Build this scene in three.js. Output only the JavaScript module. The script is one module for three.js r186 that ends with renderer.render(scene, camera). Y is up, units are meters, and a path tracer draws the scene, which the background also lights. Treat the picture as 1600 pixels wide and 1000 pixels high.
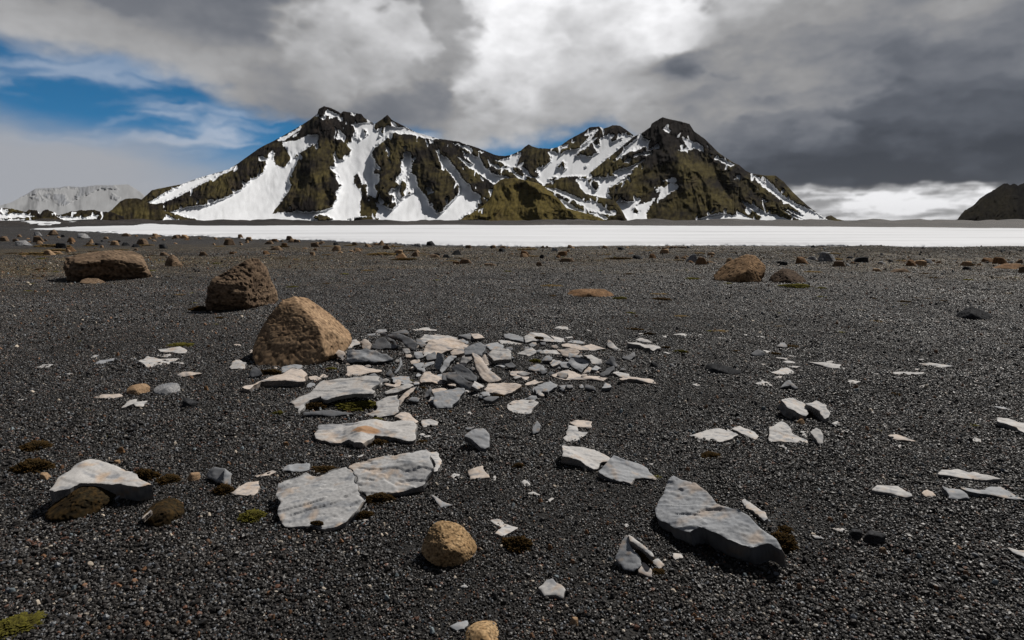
import * as THREE from 'three';
import { ConvexHull } from 'three/addons/math/ConvexHull.js';
import { mergeGeometries, mergeVertices } from 'three/addons/utils/BufferGeometryUtils.js';

// ---------------------------------------------------------------- camera, sun, exposure
const scene = new THREE.Scene();
const F = 953, CX = 800, CY = 500, HORIZON = 344.5, EYE = 1.5;      // lens, from the photograph's 1600 x 1000 frame
const PITCH = Math.atan((CY - HORIZON) / F);
const camera = new THREE.PerspectiveCamera(2 * Math.atan(CY / F) * 180 / Math.PI, 1.6, 0.1, 90000);
camera.position.set(0, EYE, 0);
camera.rotation.x = -PITCH;
const SUN_AZ = 44 * Math.PI / 180, SUN_EL = 49 * Math.PI / 180;
const sunDir = new THREE.Vector3(Math.sin(SUN_AZ) * Math.cos(SUN_EL), Math.sin(SUN_EL), -Math.cos(SUN_AZ) * Math.cos(SUN_EL));
const sun = new THREE.DirectionalLight(new THREE.Color(1, 0.955, 0.895), 4.4);
sun.position.copy(sunDir).multiplyScalar(200);
sun.castShadow = true;
sun.shadow.radius = 2;
sun.shadow.mapSize.set(4096, 4096);
Object.assign(sun.shadow.camera, { left: -60, right: 60, top: 60, bottom: -60, near: 1, far: 600 });
scene.add(sun, sun.target);
const renderer = new THREE.WebGLRenderer({ antialias: true });
renderer.setSize(1024, 640);
renderer.shadowMap.enabled = true;
renderer.toneMapping = THREE.LinearToneMapping;
renderer.toneMappingExposure = 1.0;
scene.fog = new THREE.FogExp2(new THREE.Color(0.95, 0.97, 1), 0.000004);

// ---------------------------------------------------------------- random numbers and noise
function rng(seed) { let s = seed >>> 0; return () => { s = (s + 0x6d2b79f5) | 0; let t = Math.imul(s ^ (s >>> 15), 1 | s); t = (t + Math.imul(t ^ (t >>> 7), 61 | t)) ^ t; return ((t ^ (t >>> 14)) >>> 0) / 4294967296; }; }
const PERM = new Uint8Array(512);
{ const r = rng(77), p = [...Array(256).keys()]; for (let i = 255; i > 0; i--) { const j = Math.floor(r() * (i + 1)); [p[i], p[j]] = [p[j], p[i]]; } for (let i = 0; i < 512; i++) PERM[i] = p[i & 255]; }
const fade = (t) => t * t * t * (t * (t * 6 - 15) + 10), lerp = (a, b, t) => a + (b - a) * t;
const clamp = (x, a = 0, b = 1) => Math.min(b, Math.max(a, x)), step = (a, b, x) => { const t = clamp((x - a) / (b - a)); return t * t * (3 - 2 * t); };
function g3(h, x, y, z) { h &= 15; const u = h < 8 ? x : y, v = h < 4 ? y : h === 12 || h === 14 ? x : z; return ((h & 1) ? -u : u) + ((h & 2) ? -v : v); }
function noise(x, y, z = 0.37) {
  const X0 = Math.floor(x), Y0 = Math.floor(y), Z0 = Math.floor(z), X = X0 & 255, Y = Y0 & 255, Z = Z0 & 255;
  x -= X0; y -= Y0; z -= Z0;
  const u = fade(x), v = fade(y), w = fade(z), A = PERM[X] + Y, AA = PERM[A] + Z, AB = PERM[A + 1] + Z, B = PERM[X + 1] + Y, BA = PERM[B] + Z, BB = PERM[B + 1] + Z;
  return lerp(lerp(lerp(g3(PERM[AA], x, y, z), g3(PERM[BA], x - 1, y, z), u), lerp(g3(PERM[AB], x, y - 1, z), g3(PERM[BB], x - 1, y - 1, z), u), v),
    lerp(lerp(g3(PERM[AA + 1], x, y, z - 1), g3(PERM[BA + 1], x - 1, y, z - 1), u), lerp(g3(PERM[AB + 1], x, y - 1, z - 1), g3(PERM[BB + 1], x - 1, y - 1, z - 1), u), v), w);
}
function fbm(x, y, z, n = 5) { let a = 0.5, s = 0; for (let i = 0; i < n; i++) { s += a * noise(x, y, z); x = x * 2.03 + 11.3; y = y * 2.03 + 5.7; z = z * 2.03 + 3.1; a *= 0.5; } return s; }
function ridged(x, y, z, n = 4) { let a = 0.5, s = 0; for (let i = 0; i < n; i++) { s += a * (1 - 2 * Math.abs(noise(x, y, z))); x = x * 2.1 + 4.3; y = y * 2.1 + 9.7; z = z * 2.1 + 7.1; a *= 0.5; } return s; }

// ---------------------------------------------------------------- survey: directions measured in the photograph
const cp = Math.cos(PITCH), sp = Math.sin(PITCH);
function dirOf(px, py) { const x = (px - CX) / F, y = (CY - py) / F; return [x, y * cp - sp, -(y * sp + cp)]; }
const azel = (px, py) => { const [x, y, z] = dirOf(px, py); return [Math.atan2(x, -z) * 180 / Math.PI, Math.atan2(y, Math.hypot(x, z)) * 180 / Math.PI]; };

// ---------------------------------------------------------------- sky: air and broken cloud, computed over the whole dome
{
  const W = 4096, H = 2048, data = new Float32Array(W * H * 4);
  // cloud masses: centre (measured direction), width and height in degrees, brightness
  const K = 1 / 16.6, mass = (px, py, w, h, v, s = 1) => { const [a, e] = azel(px, py); return [a, e, w * K, h * K, v, s]; };
  const masses = [
    mass(-150, 40, 200, 60, 0.15), mass(60, 0, 130, 40, 0.24), mass(300, 5, 150, 26, 0.11, 1.6), mass(480, 12, 70, 22, 0.13), mass(150, 50, 110, 32, 0.34), mass(330, 80, 90, 32, 0.36), mass(420, 130, 60, 30, 0.36),
    mass(545, 75, 58, 42, 0.50, 1.6), mass(625, 100, 36, 26, 0.44, 1.3), mass(500, 150, 60, 26, 0.24), mass(590, 165, 85, 26, 0.15, 1.4), mass(640, 40, 34, 30, 0.27, 1.2),
    mass(770, 75, 62, 85, 0.95, 1.7), mass(745, 30, 40, 40, 0.75), mass(690, 130, 34, 40, 0.25), mass(900, 60, 105, 55, 0.80, 1.5), mass(1040, 55, 40, 30, 0.72, 1.2), mass(700, 185, 70, 26, 0.27, 1.2), mass(830, 165, 70, 34, 0.42), mass(940, 160, 60, 40, 0.44),
    mass(1085, 112, 62, 20, 0.12, 1.6), mass(1120, 30, 22, 40, 0.22), mass(1185, 45, 50, 50, 0.36), mass(1110, 165, 60, 26, 0.33), mass(1000, 200, 90, 24, 0.35), mass(1260, 60, 50, 50, 0.27, 1.1), mass(1275, 135, 48, 40, 0.26, 1.3),
    mass(1420, 60, 80, 60, 0.17, 1.2), mass(1540, 15, 60, 26, 0.26), mass(1560, 110, 60, 40, 0.14), mass(1240, 180, 60, 16, 0.12), mass(1400, 165, 90, 45, 0.075, 1.5), mass(1200, 215, 70, 26, 0.15), mass(1400, 225, 190, 34, 0.07, 1.8), mass(1430, 262, 200, 22, 0.045, 2.4), mass(1230, 255, 60, 22, 0.10),
    mass(1700, 150, 160, 120, 0.09, 1.2),
  ];
  // single heads of cloud in front: centre, radii, brightness at the crown and at the base, softness
  const head = (px, py, rx, ry, top, base, soft, k = 1) => { const [a, e] = azel(px, py); return [a, e, rx * K, ry * K, top, base, soft, k]; };
  const heads = [
    head(120, 60, 190, 44, 0.46, 0.33, 0.55), head(320, 105, 130, 52, 0.47, 0.33, 0.5), head(430, 150, 90, 42, 0.34, 0.22, 0.45), head(360, 40, 190, 40, 0.20, 0.15, 0.6),
    head(850, 175, 230, 52, 0.52, 0.33, 0.5), head(1010, 200, 130, 42, 0.42, 0.24, 0.5), head(690, 190, 110, 40, 0.34, 0.22, 0.5),
    head(930, 62, 170, 80, 0.86, 0.46, 0.5), head(780, 85, 92, 112, 1.0, 0.58, 0.55), head(1005, 82, 74, 58, 0.88, 0.46, 0.26),
    head(590, 158, 140, 46, 0.19, 0.15, 0.5), head(668, 66, 70, 80, 0.34, 0.24, 0.6), head(560, 78, 104, 70, 0.62, 0.24, 0.34), head(500, 110, 62, 52, 0.46, 0.26, 0.35),
    head(1090, 112, 80, 30, 0.13, 0.10, 0.4), head(1180, 70, 84, 92, 0.44, 0.24, 0.38), head(1130, 165, 90, 34, 0.36, 0.22, 0.45), head(1270, 118, 82, 74, 0.40, 0.23, 0.22), head(1290, 30, 90, 50, 0.32, 0.22, 0.4),
    head(1430, 70, 100, 70, 0.22, 0.12, 0.4), head(1540, 30, 90, 42, 0.30, 0.17, 0.4), head(1575, 120, 80, 52, 0.17, 0.09, 0.4), head(1410, 190, 150, 30, 0.10, 0.075, 0.4), head(1230, 205, 90, 24, 0.17, 0.12, 0.4),
  ];
  const edge = [[-400, 10], [0, 50], [150, 78], [290, 118], [400, 170], [470, 196], [540, 190], [640, 204], [740, 222], [830, 224], [900, 206], [960, 196], [1010, 230], [1090, 420], [2400, 420]].map(([x, y]) => azel(x, y));
  const deckEdge = (az) => { for (let i = 1; i < edge.length; i++) if (az < edge[i][0]) return lerp(edge[i - 1][1], edge[i][1], clamp((az - edge[i - 1][0]) / (edge[i][0] - edge[i - 1][0]))); return -8; };
  const [gapA] = azel(1210, 300), [, gapTop] = azel(1400, 291), [mistA, mistE] = azel(330, 236);
  for (let j = H / 2; j < H; j++) {
    const el = ((j + 0.5) / H - 0.5) * Math.PI, ce = Math.cos(el), y = Math.sin(el), elD = el * 180 / Math.PI;
    for (let i = 0; i < W; i++) {
      const th = ((i + 0.5) / W - 0.5) * 2 * Math.PI, x = Math.cos(th) * ce, z = Math.sin(th) * ce;
      let az = Math.atan2(x, -z) * 180 / Math.PI;
      const q = 1 / (y + 0.16), cxp = x * q, czp = z * q;              // on the cloud base seen from below
      const n1 = fbm(x * 5.2, y * 8.5, z * 5.2, 6), n2 = fbm(cxp * 1.3 + 9, czp * 1.3, 2.2, 6), n3 = fbm(x * 17 + 4, y * 30, z * 17, 5);
      const n4 = fbm(x * 44, y * 70, z * 44 + 5, 4), wa = az + 7.5 * n1 + 3.6 * n3 + 0.9 * n4, we = elD + 4.6 * n2 + 2.6 * n3 + 0.7 * n4;
      // clear air
      const lowK = Math.exp(-Math.max(elD, 0) / 6.5);
      let r = lerp(0.005, 0.085, lowK), g = lerp(0.085, 0.36, lowK), b = lerp(0.225, 0.68, lowK);
      // cirrus drawn out along the wind
      const str = fbm(az * 0.085 + elD * 0.06 + n1 * 0.5, elD * 0.42 - az * 0.035 + n3 * 0.5, 7.7, 5), cir = clamp(step(0.0, 0.42, str + 0.1) * step(16.5, 8, elD + n1 * 2) * 0.72 + step(0.05, 0.5, n1) * 0.25);
      r = lerp(r, 0.5, cir); g = lerp(g, 0.55, cir); b = lerp(b, 0.64, cir);
      // low mist, thick on the left
      const mist = step(mistE + 1.5, mistE - 2.2, elD + 1.6 * n2 + 0.6 * n3 + (az - mistA) * 0.13) * step(mistA + 16, mistA - 8, az) * step(-130, -60, az);
      r = lerp(r, 0.36, mist); g = lerp(g, 0.375, mist); b = lerp(b, 0.41, mist);
      // the cloud deck
      let sw = 0.10, sv = 0.10 * clamp(0.08 + 0.10 * n2 + 0.06 * n1, 0.035, 0.25);
      for (const m of masses) {
        const dx = (wa - m[0]) / m[2], dy = (we - m[1]) / m[3], d2 = dx * dx + dy * dy;
        if (d2 < 12) { const w = m[5] * Math.exp(-d2 * 0.85); sw += w; sv += w * m[4]; }
      }
      let v = sv / sw;
      if (az > -60 && az < 60 && elD < 30) {
        const bil = Math.abs(noise(x * 15, y * 26, z * 15)) + 0.5 * Math.abs(noise(x * 31 + 3, y * 52, z * 31)) + 0.28 * Math.abs(noise(x * 64, y * 105, z * 64 + 8));
        const ha = az + 2.6 * n1 + 1.5 * n3, he = elD + 1.6 * n2 + 1.1 * n3;
        for (const m of heads) {
          const dx = (ha - m[0]) / m[2], dy = (he - m[1]) / m[3], d = Math.hypot(dx, dy);
          if (d > 2.2) continue;
          const q = d + 0.42 * (bil - 0.42), sf = m[6] * lerp(1.9, 0.45, clamp(0.5 + 0.45 * dx + 0.4 * dy)), w = step(1 + sf * 0.6, 1 - sf, q);
          v = lerp(v, lerp(m[5], m[4], clamp(0.5 + 0.62 * dy + 0.16 * dx + 0.35 * (0.4 - bil))), w * 0.92);
        }
      }
      v *= 1 + 0.3 * n3 + 0.3 * n2 + 0.13 * n4 + 0.55 * step(4, 22, az) * fbm(az * 0.07 + n1, elD * 0.42 + n3, 2.9, 4);
      const warm = clamp(v * 3.4), dr = lerp(0.86, 1.0, warm), dg = lerp(1.02, 1.0, warm), db = lerp(1.34, 1.02, warm);
      const e0 = az < -60 || az > 75 ? lerp(deckEdge(az), -8, step(60, 100, Math.abs(az))) : deckEdge(az);
      let deck = step(-1.1, 1.1, we * 0.55 + elD * 0.45 - e0 + 0.9 * n1);
      if (az < -60) deck = Math.max(deck, step(-60, -100, az));
      r = lerp(r, v * dr, deck); g = lerp(g, v * dg, deck); b = lerp(b, v * db, deck);
      // bright break under the right-hand deck
      const gap = step(0.35, -0.35, elD - gapTop + 1.1 * n3 + 0.9 * n1) * step(gapA - 3, gapA + 2.5, az) * step(78, 48, az);
      const lay = fbm(az * 0.2 + n3, elD * 1.05 + n3 * 1.4, 4.4, 5), gv = clamp(0.8 + 1.5 * lay - 0.35 * step(-0.1, 0.3, fbm(az * 0.12 + 8, elD * 2.2, 1.4, 4)), 0.3, 0.92);
      r = lerp(r, gv, gap); g = lerp(g, gv, gap); b = lerp(b, gv * 1.02, gap);
      const k = (j * W + i) * 4;
      data[k] = r; data[k + 1] = g; data[k + 2] = b; data[k + 3] = 1;
    }
  }
  for (let j = 0; j < H / 2; j++) for (let i = 0; i < W; i++) { const k = (j * W + i) * 4; data[k] = 0.1; data[k + 1] = 0.1; data[k + 2] = 0.1; data[k + 3] = 1; }
  const sky = new THREE.DataTexture(data, W, H, THREE.RGBAFormat, THREE.FloatType);
  sky.mapping = THREE.EquirectangularReflectionMapping;
  sky.minFilter = sky.magFilter = THREE.LinearFilter;
  sky.needsUpdate = true;
  scene.background = sky;
  scene.environment = sky;
}

// ---------------------------------------------------------------- names and labels
const used = new Map();
function numbered(name) { const n = used.get(name) ?? 0; used.set(name, n + 1); return n ? `${name}_${String(n).padStart(3, '0')}` : name; }
function tag(o, label, category, group, kind) {
  o.userData = { label, category };
  if (group) o.userData.group = group;
  if (kind) o.userData.kind = kind;
  o.traverse((c) => { if (c.isMesh) c.castShadow = c.receiveShadow = true; });
  return o;
}
function geometry(pos, idx, col, uv) {
  const g = new THREE.BufferGeometry();
  g.setAttribute('position', new THREE.BufferAttribute(pos instanceof Float32Array ? pos : new Float32Array(pos), 3));
  if (col) g.setAttribute('color', new THREE.BufferAttribute(col instanceof Float32Array ? col : new Float32Array(col), 3));
  if (uv) g.setAttribute('uv', new THREE.BufferAttribute(uv instanceof Float32Array ? uv : new Float32Array(uv), 2));
  if (idx) g.setIndex(idx);
  g.computeVertexNormals();
  return g;
}
const vmat = (roughness, shine = 1, extra = {}) => new THREE.MeshPhysicalMaterial({ color: 0xffffff, vertexColors: true, roughness, specularIntensity: shine, ...extra });

// ---------------------------------------------------------------- polygons and clipped grids
function readPts(text, map) { return text.trim().split(/\s+/).map((p) => { const [x, y] = p.split(',').map(Number); return map ? map(x, y) : [x, y]; }); }
function sdf(poly, x, y) {                                            // > 0 inside
  let d = Infinity, inside = false;
  for (let i = 0, j = poly.length - 1; i < poly.length; j = i++) {
    const ax = poly[j][0], ay = poly[j][1], bx = poly[i][0] - ax, by = poly[i][1] - ay, px = x - ax, py = y - ay;
    const t = clamp((px * bx + py * by) / (bx * bx + by * by || 1e-9)), ex = px - t * bx, ey = py - t * by;
    d = Math.min(d, ex * ex + ey * ey);
    if ((poly[i][1] > y) !== (ay > y) && x < (poly[j][0] - poly[i][0]) * (y - poly[i][1]) / (ay - poly[i][1]) + poly[i][0]) inside = !inside;
  }
  return inside ? Math.sqrt(d) : -Math.sqrt(d);
}
// keeps the part of a grid where f > 0: parameters of its vertices, triangles, and the edges along f = 0
function clipGrid(u0, u1, nu, v0, v1, nv, f) {
  const val = new Float32Array((nu + 1) * (nv + 1));
  for (let j = 0; j <= nv; j++) for (let i = 0; i <= nu; i++) val[j * (nu + 1) + i] = f(lerp(u0, u1, i / nu), lerp(v0, v1, j / nv), i, j) || -1e-6;
  const at = [], fv = [], tris = [], border = [], seen = new Map();
  const node = (k) => { if (!seen.has(k)) { const i = k % (nu + 1), j = (k / (nu + 1)) | 0; seen.set(k, at.length); at.push([i, j]); fv.push(val[k]); } return seen.get(k); };
  const cut = (a, b) => { const k = a < b ? a * 1e7 + b + 0.5 : b * 1e7 + a + 0.5; if (!seen.has(k)) { const t = val[a] / (val[a] - val[b]), ai = a % (nu + 1), aj = (a / (nu + 1)) | 0, bi = b % (nu + 1), bj = (b / (nu + 1)) | 0; seen.set(k, at.length); at.push([lerp(ai, bi, t), lerp(aj, bj, t)]); fv.push(0); } return seen.get(k); };
  for (let j = 0; j < nv; j++) for (let i = 0; i < nu; i++) {
    const a = j * (nu + 1) + i, b = a + 1, c = a + nu + 1, d = c + 1;
    if (val[a] < 0 && val[b] < 0 && val[c] < 0 && val[d] < 0) continue;
    for (const t of (i + j) & 1 ? [[a, b, c], [b, d, c]] : [[a, b, d], [a, d, c]]) {
      const out = [], isCut = [];
      for (let e = 0; e < 3; e++) { const p = t[e], q = t[(e + 1) % 3]; if (val[p] > 0) { out.push(node(p)); isCut.push(false); } if ((val[p] > 0) !== (val[q] > 0)) { out.push(cut(p, q)); isCut.push(true); } }
      for (let e = 1; e + 1 < out.length; e++) tris.push(out[0], out[e], out[e + 1]);
      for (let e = 0; e < out.length; e++) if (isCut[e] && isCut[(e + 1) % out.length]) { border.push([out[e], out[(e + 1) % out.length]]); break; }
    }
  }
  const uv = at.map(([i, j]) => [lerp(u0, u1, i / nu), lerp(v0, v1, j / nv)]);
  return { uv, ij: at, fv, tris, border };
}

// ---------------------------------------------------------------- ground
function groundY(x, z) {
  const d = Math.hypot(x, z), far = step(3, 40, d);
  let y = 0.028 * noise(x * 0.55, z * 0.55, 3.3) * step(0.5, 3, d) + 0.012 * noise(x * 1.7, z * 1.7, 8.1) + far * 0.05 * noise(x * 0.16, z * 0.16, 1.2);
  if (d > 14) {
    const mound = (mx, mz, rx, rz, h) => h * Math.exp(-(((x - mx) / rx) ** 2) - ((z - mz) / rz) ** 2);
    y += mound(13.6, -25.5, 4.2, 1.5, 0.36) + mound(20.5, -25, 5.5, 1.6, 0.38) + mound(8, -27, 3, 1.5, 0.15) + mound(28, -26, 5, 2, 0.4) - mound(17, -26.5, 1.2, 2, 0.06);
    const bank = step(195, 235, d) * step(520, 330, d);                 // the low rubble bank behind the snow
    if (bank > 0) y += bank * (0.8 + 0.6 * noise(x * 0.02, z * 0.02, 5) + 3.2 * Math.max(0, fbm(x * 0.05, z * 0.05, 2.2, 4)));
    if (d > 300) y += step(300, 1500, d) * 2.5 * noise(x * 0.004, z * 0.004, 9.4) - step(400, 3000, d) * 2;
  }
  return y;
}
function groundHit(px, py, lift = 0) {
  const [x, y, z] = dirOf(px, py);
  let t = (EYE - lift) / Math.max(-y, 1e-4);
  for (let k = 0; k < 8; k++) t = (EYE - lift - groundY(x * t, z * t)) / Math.max(-y, 1e-4);
  return new THREE.Vector3(x * t, EYE + y * t, z * t);
}
const mossField = (x, z, d) => clamp(step(13, 26, d) * step(48, 34, d) * (0.62 + 1.5 * fbm(x * 0.14, z * 0.6, 6.6, 4)) + step(6, 18, d) * step(0.15, 0.5, fbm(x * 0.4, z * 0.9, 2.4, 4)) * 0.5 + 0.7 * step(6, 14, x) * step(19, 22, d) * step(36, 28, d) * step(-0.15, 0.25, fbm(x * 0.3, z * 0.8, 12.4, 4)));
function groundTint(x, z) {
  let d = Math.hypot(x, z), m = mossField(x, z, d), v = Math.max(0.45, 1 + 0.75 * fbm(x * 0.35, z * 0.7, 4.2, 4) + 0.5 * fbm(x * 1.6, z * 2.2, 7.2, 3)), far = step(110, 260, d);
  v *= 0.80 + 0.52 * step(4, 16, d);  // darker near, lighter far: vignette and grazing light put into the tint
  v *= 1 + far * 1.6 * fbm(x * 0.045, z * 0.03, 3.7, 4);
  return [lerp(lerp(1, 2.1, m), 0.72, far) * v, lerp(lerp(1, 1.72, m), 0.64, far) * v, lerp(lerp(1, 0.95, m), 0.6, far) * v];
}
const gravelColor = (r) => {                                           // basalt grit with rusty, grey and pale grains
  const k = r(), v = 0.6 + 0.8 * r();
  if (k < 0.775) return [0.0235 * v, 0.0205 * v, 0.0182 * v];
  if (k < 0.885) return [0.042 * v, 0.037 * v, 0.032 * v];
  if (k < 0.925) return [0.12 * v, 0.058 * v, 0.036 * v];
  if (k < 0.982) return [0.125 * v, 0.135 * v, 0.15 * v];
  return [0.34 * v, 0.30 * v, 0.25 * v];
};
{
  const S = 1024, r = rng(5), col = new Uint8Array(S * S * 4), bump = new Uint8Array(S * S * 4);
  const hgt = new Float32Array(S * S), tint = new Float32Array(S * S * 3).fill(0.016);
  for (let n = 0; n < 42000; n++) {                                     // a 2.4 m square of grit
    const cx = r() * S, cy = r() * S, rad = 1.6 + 4.2 * r() * r() * r(), c = gravelColor(r), top = 0.35 + 0.65 * r(), e = 0.6 + 0.4 * r(), a = r() * 3.14, ca = Math.cos(a), sa = Math.sin(a);
    for (let y = Math.floor(cy - rad); y <= cy + rad; y++) for (let x = Math.floor(cx - rad); x <= cx + rad; x++) {
      const dx = (x - cx) * ca + (y - cy) * sa, dy = (-(x - cx) * sa + (y - cy) * ca) / e, q = (dx * dx + dy * dy) / (rad * rad);
      if (q > 1) continue;
      const k = ((y + S) % S) * S + ((x + S) % S), h = top * (0.45 + 0.55 * Math.sqrt(1 - q)) * Math.min(1, rad / 4);
      if (h > hgt[k]) { hgt[k] = h; tint[k * 3] = c[0]; tint[k * 3 + 1] = c[1]; tint[k * 3 + 2] = c[2]; }
    }
  }
  const srgb = (v) => 255 * (v < 0.0031308 ? 12.92 * v : 1.055 * Math.pow(v, 1 / 2.4) - 0.055);
  for (let k = 0; k < S * S; k++) { for (let c = 0; c < 3; c++) { col[k * 4 + c] = srgb(tint[k * 3 + c]); bump[k * 4 + c] = 255 * hgt[k]; } col[k * 4 + 3] = bump[k * 4 + 3] = 255; }
  const tex = (d, cs) => { const t = new THREE.DataTexture(d, S, S); t.wrapS = t.wrapT = THREE.RepeatWrapping; t.magFilter = THREE.LinearFilter; if (cs) t.colorSpace = THREE.SRGBColorSpace; t.needsUpdate = true; return t; };
  const m = new THREE.MeshPhysicalMaterial({ map: tex(col, true), bumpMap: tex(bump, false), bumpScale: 0.012, roughness: 0.75, specularIntensity: 0.35, vertexColors: true });
  const az = [], rad = [0.05];
  for (let a = -66; a <= 66; a += 0.45) az.push(a);
  for (let a = 72; a < 294; a += 6) az.push(a);
  for (let q = 0.4; q < 420; q *= 1.021) rad.push(q);
  for (let q = 430; q < 46000; q *= 1.07) rad.push(q);
  const pos = [], cl = [], uv = [], idx = [];
  for (const q of rad) for (const a of az) { const x = q * Math.sin(a * Math.PI / 180), z = -q * Math.cos(a * Math.PI / 180), t = groundTint(x, z); pos.push(x, groundY(x, z), z); cl.push(...t); uv.push(x / 2.4, z / 2.4); }
  const n = az.length;
  for (let j = 0; j + 1 < rad.length; j++) for (let i = 0; i < n; i++) { const a = j * n + i, b = j * n + (i + 1) % n, c = a + n, d = b + n; idx.push(a, b, c, b, d, c); }
  const ground = new THREE.Mesh(geometry(pos, idx, cl, uv), m);
  ground.name = numbered('ground'); scene.add(ground);
  tag(ground, 'dark plain of black volcanic grit running to the mountains', 'ground', null, 'structure');
}

// loose grit: patches of single grains, laid over the ground until they become too small to see
{
  const grain = (r) => {
    const g = new THREE.IcosahedronGeometry(1, 0), p = g.attributes.position, key = new Map();
    for (let i = 0; i < p.count; i++) {
      const k = [p.getX(i), p.getY(i), p.getZ(i)].map((v) => v.toFixed(2)).join();
      if (!key.has(k)) key.set(k, 0.68 + 0.6 * r());
      const s = key.get(k); p.setXYZ(i, p.getX(i) * s, p.getY(i) * s * 0.72, p.getZ(i) * s * (0.75));
    }
    return g.attributes.position.array;
  };
  const R0 = rng(9), shapes = Array.from({ length: 24 }, () => grain(R0));
  const grit = vmat(0.5, 0.85);
  const VAR = 8, patches = [];
  for (let v = 0; v < VAR; v++) {
    const r = rng(100 + v), N = 300, pos = new Float32Array(N * 180), col = new Float32Array(N * 180), e = new THREE.Euler(), mt = new THREE.Matrix4(), p = new THREE.Vector3();
    for (let n = 0; n < N; n++) {
      const a = r() * 6.2832, q = 0.17 * Math.sqrt(r()), big = r(), s = (0.0032 + 0.0042 * r() + (big > 0.93 ? 0.006 * r() : 0)), sh = shapes[(r() * 24) | 0], c = gravelColor(r);
      e.set((r() - 0.5) * 1.2, r() * 6.28, (r() - 0.5) * 1.2); mt.makeRotationFromEuler(e);
      const x = q * Math.cos(a), z = q * Math.sin(a), y = s * (0.1 + 0.9 * r());
      for (let k = 0; k < 60; k++) {
        p.set(sh[k * 3] * s, sh[k * 3 + 1] * s, sh[k * 3 + 2] * s).applyMatrix4(mt);
        const o = n * 180 + k * 3; pos[o] = p.x + x; pos[o + 1] = p.y + y; pos[o + 2] = p.z + z; col[o] = c[0]; col[o + 1] = c[1]; col[o + 2] = c[2];
      }
    }
    patches.push(geometry(pos, null, col));
  }
  const r = rng(31), spots = Array.from({ length: VAR }, () => []);
  let d = 1.1;
  while (d < 37) {
    const s = d < 3 ? 1.06 : 1.06 * Math.pow(d / 3, 0.2), gap = 0.155 * s * (d > 22 ? 1.3 : 1);
    const half = 1.02, n = Math.ceil(2 * half * d / gap);
    for (let k = 0; k < n; k++) {
      const a = -half + 2 * half * (k + r()) / n, q = d + (r() - 0.5) * gap * 0.9;
      const X = q * Math.sin(a), Z = -q * Math.cos(a); spots[(r() * VAR) | 0].push([X, Z, s * (0.85 + 0.35 * r()) * clamp(1 + 0.9 * fbm(X * 0.7, Z * 0.7, 4.4, 3), 0.68, 1.45)]);
    }
    d += gap * 0.86;
  }
  const one = new THREE.Group(); one.name = 'gravel'; scene.add(one);
  const mt = new THREE.Matrix4(), qn = new THREE.Quaternion(), up = new THREE.Vector3(0, 1, 0), nn = new THREE.Vector3(), tw = new THREE.Quaternion(), c = new THREE.Color();
  spots.forEach((list, v) => {
    const im = new THREE.InstancedMesh(patches[v], grit, list.length);
    list.forEach(([x, z, s], i) => {
      const y = groundY(x, z), h = 0.08;
      nn.set(-(groundY(x + h, z) - groundY(x - h, z)) / (2 * h), 1, -(groundY(x, z + h) - groundY(x, z - h)) / (2 * h)).normalize();
      qn.setFromUnitVectors(up, nn).multiply(tw.setFromAxisAngle(up, r() * 6.283));
      mt.compose(new THREE.Vector3(x, y, z), qn, new THREE.Vector3(s, s, s));
      im.setMatrixAt(i, mt);
      const t = groundTint(x, z); im.setColorAt(i, c.setRGB(t[0], t[1], t[2]));
    });
    im.name = numbered('grit'); im.userData = { kind: 'stuff' }; im.castShadow = im.receiveShadow = true;
    one.add(im);
  });
  tag(one, 'loose black and brown volcanic grit covering the ground', 'gravel', null, 'stuff');
}

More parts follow.
